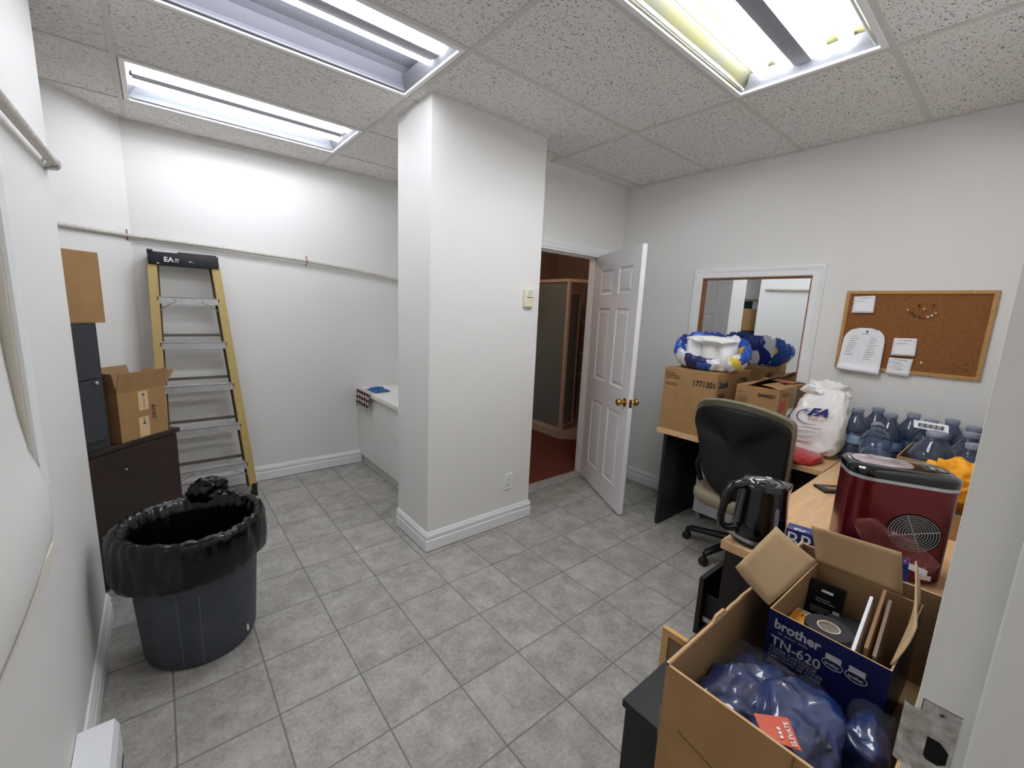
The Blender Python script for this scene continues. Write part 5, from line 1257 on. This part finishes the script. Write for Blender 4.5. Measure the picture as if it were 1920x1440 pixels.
# wooden frame leaning between cabinet and desk
fr = empty('picture_frame', (-0.05, -1.205, 0.0), label='small oak picture frame standing between the black file cabinet and the desk', cat='frame')
fr.location = (0.045, -1.149, 0.0); fr.rotation_euler = (0, 0, -PI / 2)
def frf(x, z, h): return (x + 0.0, -h + 0.035 - 0.05 * z, z)
bm = new(); frame(bm, (0.022, 0.022, 0.378, 0.508), [(0, 0), (0, 0.016), (0.022, 0.016), (0.022, 0)], lambda x, z, h: (x, 0.0 + h, z)); finish('moulding', bm, wood_mat('light_pine', 'c9995c', 'e0b67c', 8, (2, 14, 14), 0.6), fr)
bm = new(); quadbox(bm, [(0.022, 0.004, 0.022), (0.378, 0.004, 0.022), (0.378, 0.004, 0.508), (0.022, 0.004, 0.508)], 0.003); finish('backing', bm, mat('brown_backing', '8d7555', 0.8), fr)

# big box
bb = open_box('open_cardboard_box', (-0.482, -1.739, 0.6505), 0, 0.716, 0.305, 0.25, 'large flapless cardboard box of blue bagged textiles on the black cabinet', {}, t=0.005)
# torn rim: ragged strip along the top of the long wall
bm = new(); g0 = []
for i in range(60):
    x = 0.716 * i / 59; h_ = 0.004 + 0.010 * abs(nz((x * 14, 2, 1))) + (0.01 if 0.18 < x < 0.22 else 0)
    g0.append([bm.verts.new((x, 0.305, 0.25)), bm.verts.new((x, 0.300, 0.25)), bm.verts.new((x, 0.301, 0.25 + h_)), bm.verts.new((x, 0.306, 0.25 + h_))])
for i in range(59):
    for k in range(4): bm.faces.new((g0[i][k], g0[i][(k+1) % 4], g0[i+1][(k+1) % 4], g0[i+1][k]))
finish('torn_rim', bm, CARDEDGE, bb)
for pts in ([(-0.0012, 0.27, 0.14), (-0.0012, 0.15, 0.11), (-0.0012, 0.02, 0.085)], [(-0.0012, 0.10, 0.25), (-0.0012, 0.105, 0.16)]):
    bm = new(); tube(bm, pts, 0.0009, 5); finish('crease', bm, mat('crease_brown', '6f5433', 0.9), bb)
bm = new(); box(bm, (-0.003, 0.3052, 0.1), (0.035, 0.3058, 0.165)); finish('clear_tape', bm, mat('tape_film', 'a7a4a0', 0.2, alpha=0.6), bb)
# far end flap of the big box
# toner carton inside
tn = open_box('toner_carton', (-0.166, -1.696, 0.70), math.radians(-1.0), 0.307, 0.205, 0.205, 'open navy blue toner cartridge carton standing inside the large box', {}, mo=NAVY, t=0.003)
NB = mat('navy_carton', '141c52', 0.4, coat=0.2); 
for ch_ in tn.children:
    if ch_.name.startswith('body'): ch_.data.materials[0] = NB
HH = 0.205
def fl2(P, name='flap'): 
    bm = new(); quadbox(bm, P, 0.003); f = finish(name, bm, [CARDIN], tn); return f
CARDF = mat('cardboard_inner_flap', 'b89c77', 0.85, var=0.08, vscale=10)
def lf(x, y, z): return (x + 0.166, y + 1.696, z - 0.70)
for P in ([lf(0.139, -1.490, 0.905), lf(-0.160, -1.485, 0.905), lf(-0.237, -1.437, 1.0), lf(0.045, -1.413, 0.998)],
          [lf(0.142, -1.660, 0.905), lf(0.140, -1.488, 0.905), lf(0.130, -1.466, 1.0), lf(0.161, -1.640, 1.0)],
          [lf(-0.150, -1.692, 0.905), lf(0.142, -1.690, 0.905), lf(0.142, -1.668, 1.0), lf(-0.060, -1.706, 0.953)]):
    flap(tn, P, CARDF, 0.003, 0.004)
SV = mat('silver_print', 'c3c3c8', 0.5)
F0 = Vector((-0.0012, 0, 0)); nR, nU = (0, -1, 0), (0, 0, 1)
def ft(s_, y, z, w, h, **k): text(tn, s_, (-0.0008, y + 1.696, z - 0.70), nR, nU, w, h, SV, **k)
ft('brother', -1.505, 0.868, 0.085, 0.022, bold=0.03, name='brand_word')
ft('at your side', -1.514, 0.857, 0.055, 0.007)
ft('TN-620', -1.502, 0.828, 0.092, 0.022, bold=0.015)
ft('TONER CARTRIDGE', -1.502, 0.818, 0.088, 0.007); ft('CARTOUCHE DE TONER', -1.502, 0.809, 0.100, 0.007); ft('CARTUCHO DE TONER', -1.502, 0.800, 0.098, 0.007)
bars(tn, (-0.001, 0.194, 0.092), nR, nU, [0.04, 0.055, 0.05], SV, h=0.002, gap=0.002)
for yy in (-1.612, -1.650):
    bm = new(); pts = [(-0.001, yy + 1.696 + 0.017 * math.cos(2*PI*i/24), 0.155 + 0.010 * math.sin(2*PI*i/24)) for i in range(25)]; tube(bm, pts, 0.0007, 4, cap=False); finish('seal_ring', bm, SV, tn)
    bm = new(); box(bm, (-0.001, yy + 1.696 - 0.013, 0.162), (-0.0004, yy + 1.696 + 0.013, 0.174)); finish('seal_block', bm, SV, tn)
    text(tn, 'brother', (-0.0012, yy + 1.696 + 0.012, 0.151), nR, nU, 0.024, 0.007, SV, bold=0.03)
# things in the toner carton
pk = empty('ink_package', (0.095, -1.488, 0.81), rz=0, label='black blister package with barcode standing in the toner carton', cat='package')
bm = new(); quadbox(bm, [(-0.03, -0.012, -0.09), (-0.02, -0.083, -0.09), (0.005, -0.085, 0.07), (-0.005, -0.012, 0.07)], 0.012); cd = finish('card', bm, mat('black_card', '101013', 0.35), pk)
bm = new(); quadbox(bm, [(-0.0075, -0.038, 0.05), (-0.0065, -0.062, 0.05), (-0.0055, -0.062, 0.056), (-0.0065, -0.038, 0.056)], 0.0004); finish('hang_slot', bm, PAPER, cd)
bm = new(); quadbox(bm, [(-0.0195, -0.068, -0.02), (-0.0175, -0.081, -0.02), (-0.0105, -0.081, 0.015), (-0.0125, -0.068, 0.015)], 0.0004); finish('barcode_label', bm, mat('label_pale', 'c9cdd6', 0.6), cd)
bars(cd, (-0.0105, -0.03, 0.03), (0.1, -1, 0), (0.15, 0, 1), [0.03, 0.04], SV, h=0.002); bars(cd, (-0.0145, -0.022, 0.008), (0.1, -1, 0), (0.15, 0, 1), [0.04, 0.045, 0.03], SV, h=0.0015)
sb = empty('staple_box', (-0.055, -1.500, 0.80), label='small orange box of staples lying in the toner carton', cat='box')
bm = new(); box(bm, (0, -0.042, 0), (0.065, 0, 0.035)); finish('carton', bm, mat('black_card', '101013', 0.35), sb)
bm = new(); box(bm, (0.0, -0.042, 0.0352), (0.055, 0, 0.0358)); finish('orange_face', bm, mat('orange_print', 'e09a2c', 0.5), sb)
bm = new(); box(bm, (0.0, 0.0002, 0.0), (0.065, 0.001, 0.035)); finish('red_side', bm, mat('red_print', 'b5463a', 0.7), sb)
text(sb, 'BOSTITCH', (0.056, -0.002, 0.0358), (0, -1, 0), (1, 0, 0), 0.036, 0.007, WHITE, bold=0.03)
text(sb, 'H', (0.033, -0.017, 0.0358), (0, -1, 0), (1, 0, 0), 0.012, 0.013, mat('brown_print', '7a3c14', 0.6), bold=0.04)
tr = empty('tape_roll', (-0.060, -1.578, 0.825), label='roll of black tape with printed paper core in the toner carton', cat='tape')
bm = new(); lathe(bm, [(0.019, 0.0), (0.043, 0.0), (0.044, 0.002), (0.044, 0.038), (0.043, 0.04), (0.020, 0.04), (0.019, 0.0)], 40, cap0=False, cap1=False); finish('tape', bm, mat('dark_grey_tape', '34343a', 0.35), tr, smooth=40)
bm = new(); lathe(bm, [(0.019, 0.001), (0.019, 0.041), (0.0215, 0.041), (0.0215, 0.0405)], 36, cap0=False, cap1=False); finish('core', bm, mat('core_paper', 'd9cbb4', 0.8), tr, smooth=40)
bm = new(); lathe(bm, [(0.0, 0.037), (0.0185, 0.037)], 30, cap0=False, cap1=False); finish('core_label', bm, mat('core_print', '8d8478', 0.7, var=0.4, vscale=200), tr)
cs = empty('notebook', (0.115, -1.56, 0.80), rz=math.radians(-12), label='dark grey hard case lying tilted behind the tape roll', cat='notebook')
bm = new(); box(bm, (-0.135, -0.085, 0), (0, 0.0, 0.018), bev=0.002); finish('cover', bm, mat('charcoal_cover', '25272b', 0.5), cs)
for k, (y0, x0, x1, z0, z1, m_, lb) in enumerate(((-1.638, -0.14, 0.09, 0.835, 0.90, PAPER, 'white envelope bundle leaning at the right side of the toner carton'), (-1.655, -0.13, 0.12, 0.84, 0.915, mat('kraft_paper', '9a7452', 0.8), 'brown paper strip right of the white envelopes in the toner carton'), (-1.668, -0.12, 0.11, 0.83, 0.90, mat('clear_sleeve', 'cdb9a8', 0.2, alpha=0.55), 'clear plastic sleeve furthest right in the toner carton'))):
    bm = new(); quadbox(bm, [(x0, y0 - 0.006, z0 - 0.09), (x1, y0 + 0.006, z0 - 0.09), (x1, y0 + 0.016, z1), (x0, y0 + 0.001, z1 - 0.012)], 0.006); tag(finish(('envelope', 'paper_strip', 'plastic_sleeve')[k], bm, m_, None), lb, ('envelope', 'paper', 'sleeve')[k])
# blue textile packs
BLU = mat('blue_textile_in_film', '17367f', 0.35, coat=0.9, bump=1.0, bscale=30, var=0.55, vscale=12, vcol='060c26')
def bluebag(loc, r, seed, rot, label):
    e = empty('bagged_textile', loc, label=label, cat='bag', group='blue textiles packed in clear bags'); e.rotation_euler = rot
    bm = new(); blob(bm, (0, 0, 0), r, 0.22, 16, 5, seed=seed, power=0.6); finish('textile', bm, BLU, e, smooth=60)
    bm = new(); blob(bm, (0, 0, 0.004), (r[0] * 1.06, r[1] * 1.05, r[2] * 1.18), 0.25, 13, 4, seed=seed + 1, power=0.6); finish('clear_film', bm, mat('bag_film', 'cfd8ee', 0.05, alpha=0.03, coat=1.0, bump=0.8, bscale=22), e, smooth=60)
    return e
bluebag((-0.325, -1.505, 0.765), (0.125, 0.056, 0.055), 1, (0, 0, 0.0), 'clear bag of blue textile against the left wall of the large box')
b2 = bluebag((-0.345, -1.605, 0.80), (0.105, 0.062, 0.05), 7, (0.0, 0.0, 0.1), 'clear bag of blue textile with the orange tag, nearest')
bluebag((-0.25, -1.690, 0.775), (0.065, 0.034, 0.055), 14, (0, 0, 0), 'clear bag of blue textile in front of the navy toner carton, at right')
tgp = empty('price_tag', (-0.42, -1.60, 0.868), label='orange tag reading ELEVATE lying on the blue bagged textiles', cat='tag')
tq = [Vector(p) - Vector((-0.42, -1.60, 0.868)) for p in ((-0.420, -1.563, 0.868), (-0.450, -1.590, 0.866), (-0.430, -1.637, 0.870), (-0.387, -1.603, 0.872))]
bm = new(); quadbox(bm, tq, 0.0012, nrm=(0, 0, 1)); finish('card', bm, mat('orange_tag', 'd2512f', 0.5), tgp)
e1 = (tq[3] - tq[2]).normalized(); e2 = (tq[0] - tq[3]).normalized()
TW = mat('tag_white', 'e9ded8', 0.5)
text(tgp, 'ELEVATE', tq[2] + e1 * 0.005 + e2 * 0.004, e1, e2, 0.040, 0.008, TW, bold=0.03, lift=0.0015)
for k in range(3):
    o_ = tq[2] + e1 * (0.022 + 0.007 * (k - 1)) + e2 * 0.020 + Vector((0, 0, 0.0015))
    bm = new(); bm.faces.new([bm.verts.new(p) for p in (o_, o_ + e1 * 0.005, o_ + e1 * 0.005 + e2 * 0.005, o_ + e2 * 0.005)]); finish('logo_square', bm, TW, tgp)

# ------------------------------------------------------------------ shower seen through the door
sh = empty('shower_enclosure', (2.53, 1.70, 0), label='corner shower with pale frame and frosted glass panels in the bathroom', cat='shower')
SFR = mat('almond_shower_frame', 'd9c4b2', 0.35); SGL = mat('frosted_shower_glass', '8f9a98', 0.25, alpha=0.75)
base_poly = [(-0.03, 1.19), (-0.035, -0.02), (0.20, -0.22), (0.60, -0.35), (0.968, -0.35), (0.968, 1.19)]
bm = new(); prism(bm, base_poly, 0.013, 0.105); finish('tray', bm, mat('shower_tray', 'cdbdb0', 0.4), sh)
def bar3(a, b, w=0.03, nm='frame_bar'):
    a = Vector(a); b = Vector(b); d = (b - a).normalized(); bm = new(); u_ = Vector((0, 0, 1)) if abs(d.z) < .9 else Vector((1, 0, 0)); s_ = d.cross(u_).normalized() * w / 2; t_ = s_.cross(d).normalized() * w / 2
    vs = [bm.verts.new(p) for p in (a - s_ - t_, a + s_ - t_, a + s_ + t_, a - s_ + t_, b - s_ - t_, b + s_ - t_, b + s_ + t_, b - s_ + t_)]
    for q in ((0,3,2,1),(4,5,6,7),(0,1,5,4),(1,2,6,5),(2,3,7,6),(3,0,4,7)): bm.faces.new([vs[i] for i in q])
    return finish(nm, bm, SFR, sh)
bar3((0, 0, 0.11), (0, 0, 1.89), 0.036, 'corner_post'); bar3((0.01, 0.72, 0.11), (0.01, 0.72, 1.89), 0.03, 'post')
bar3((0, 0, 1.885), (0.01, 1.18, 1.885), 0.035, 'top_rail'); bar3((0, 0, 1.885), (0.58, -0.30, 1.885), 0.035, 'top_rail'); bar3((0, 0, 0.12), (0.01, 1.18, 0.12), 0.03, 'bottom_rail')
bm = new(); box(bm, (0.0, 0.02, 0.13), (0.008, 1.17, 1.87)); finish('glass_panel', bm, SGL, sh)
bm = new(); quadbox(bm, [(0.02, 0.0, 0.16), (0.30, 0.105, 0.16), (0.30, 0.105, 1.74), (0.02, 0.0, 1.74)], 0.006); finish('door_glass', bm, SGL, sh)
bar3((0.31, 0.11, 0.14), (0.31, 0.11, 1.75), 0.024, 'door_stile'); bar3((0.02, 0.0, 0.15), (0.31, 0.11, 0.15), 0.022, 'door_rail'); bar3((0.02, 0.0, 1.75), (0.31, 0.11, 1.75), 0.022, 'door_rail')
SUR = mat('moulded_shower_wall', 'a58f80', 0.4)
bm = new(); box(bm, (0.93, -0.34, 0.1), (0.965, 1.19, 2.0)); box(bm, (0.0, 1.16, 0.1), (0.95, 1.195, 2.0)); finish('surround', bm, SUR, sh)
for z in (0.72, 0.99, 1.41):
    bm = new(); box(bm, (0.55, 0.15, z), (0.93, 0.27, z + 0.02), bev=0.004); finish('moulded_shelf', bm, mat('shelf_pale', 'd8c8bb', 0.4), sh)
bm = new(); box(bm, (0.57, 0.27, 0.1), (0.93, 0.29, 2.0)); finish('shelf_column', bm, SUR, sh)
bm = new(); g = []
for i in range(21):
    row = []
    for j in range(16):
        t_ = j / 15; z = 1.20 - 1.02 * t_; w_ = 0.03 + 0.09 * t_; a = i / 20
        row.append(bm.verts.new((-0.035 + 0.014 * math.sin(a * 22), 0.36 - 0.12 * t_ + (a - 0.5) * w_ * 2, z)))
    g.append(row)
for i in range(20):
    for j in range(15): bm.faces.new((g[i][j], g[i][j+1], g[i+1][j+1], g[i+1][j]))
tw = finish('bath_towel', bm, mat('pale_towel', 'b9b7b0', 0.95), None, smooth=60, loc=(2.53 + 0.075, 1.72, 0)); tag(tw, 'pale towel hanging inside the frosted shower panel', 'towel')
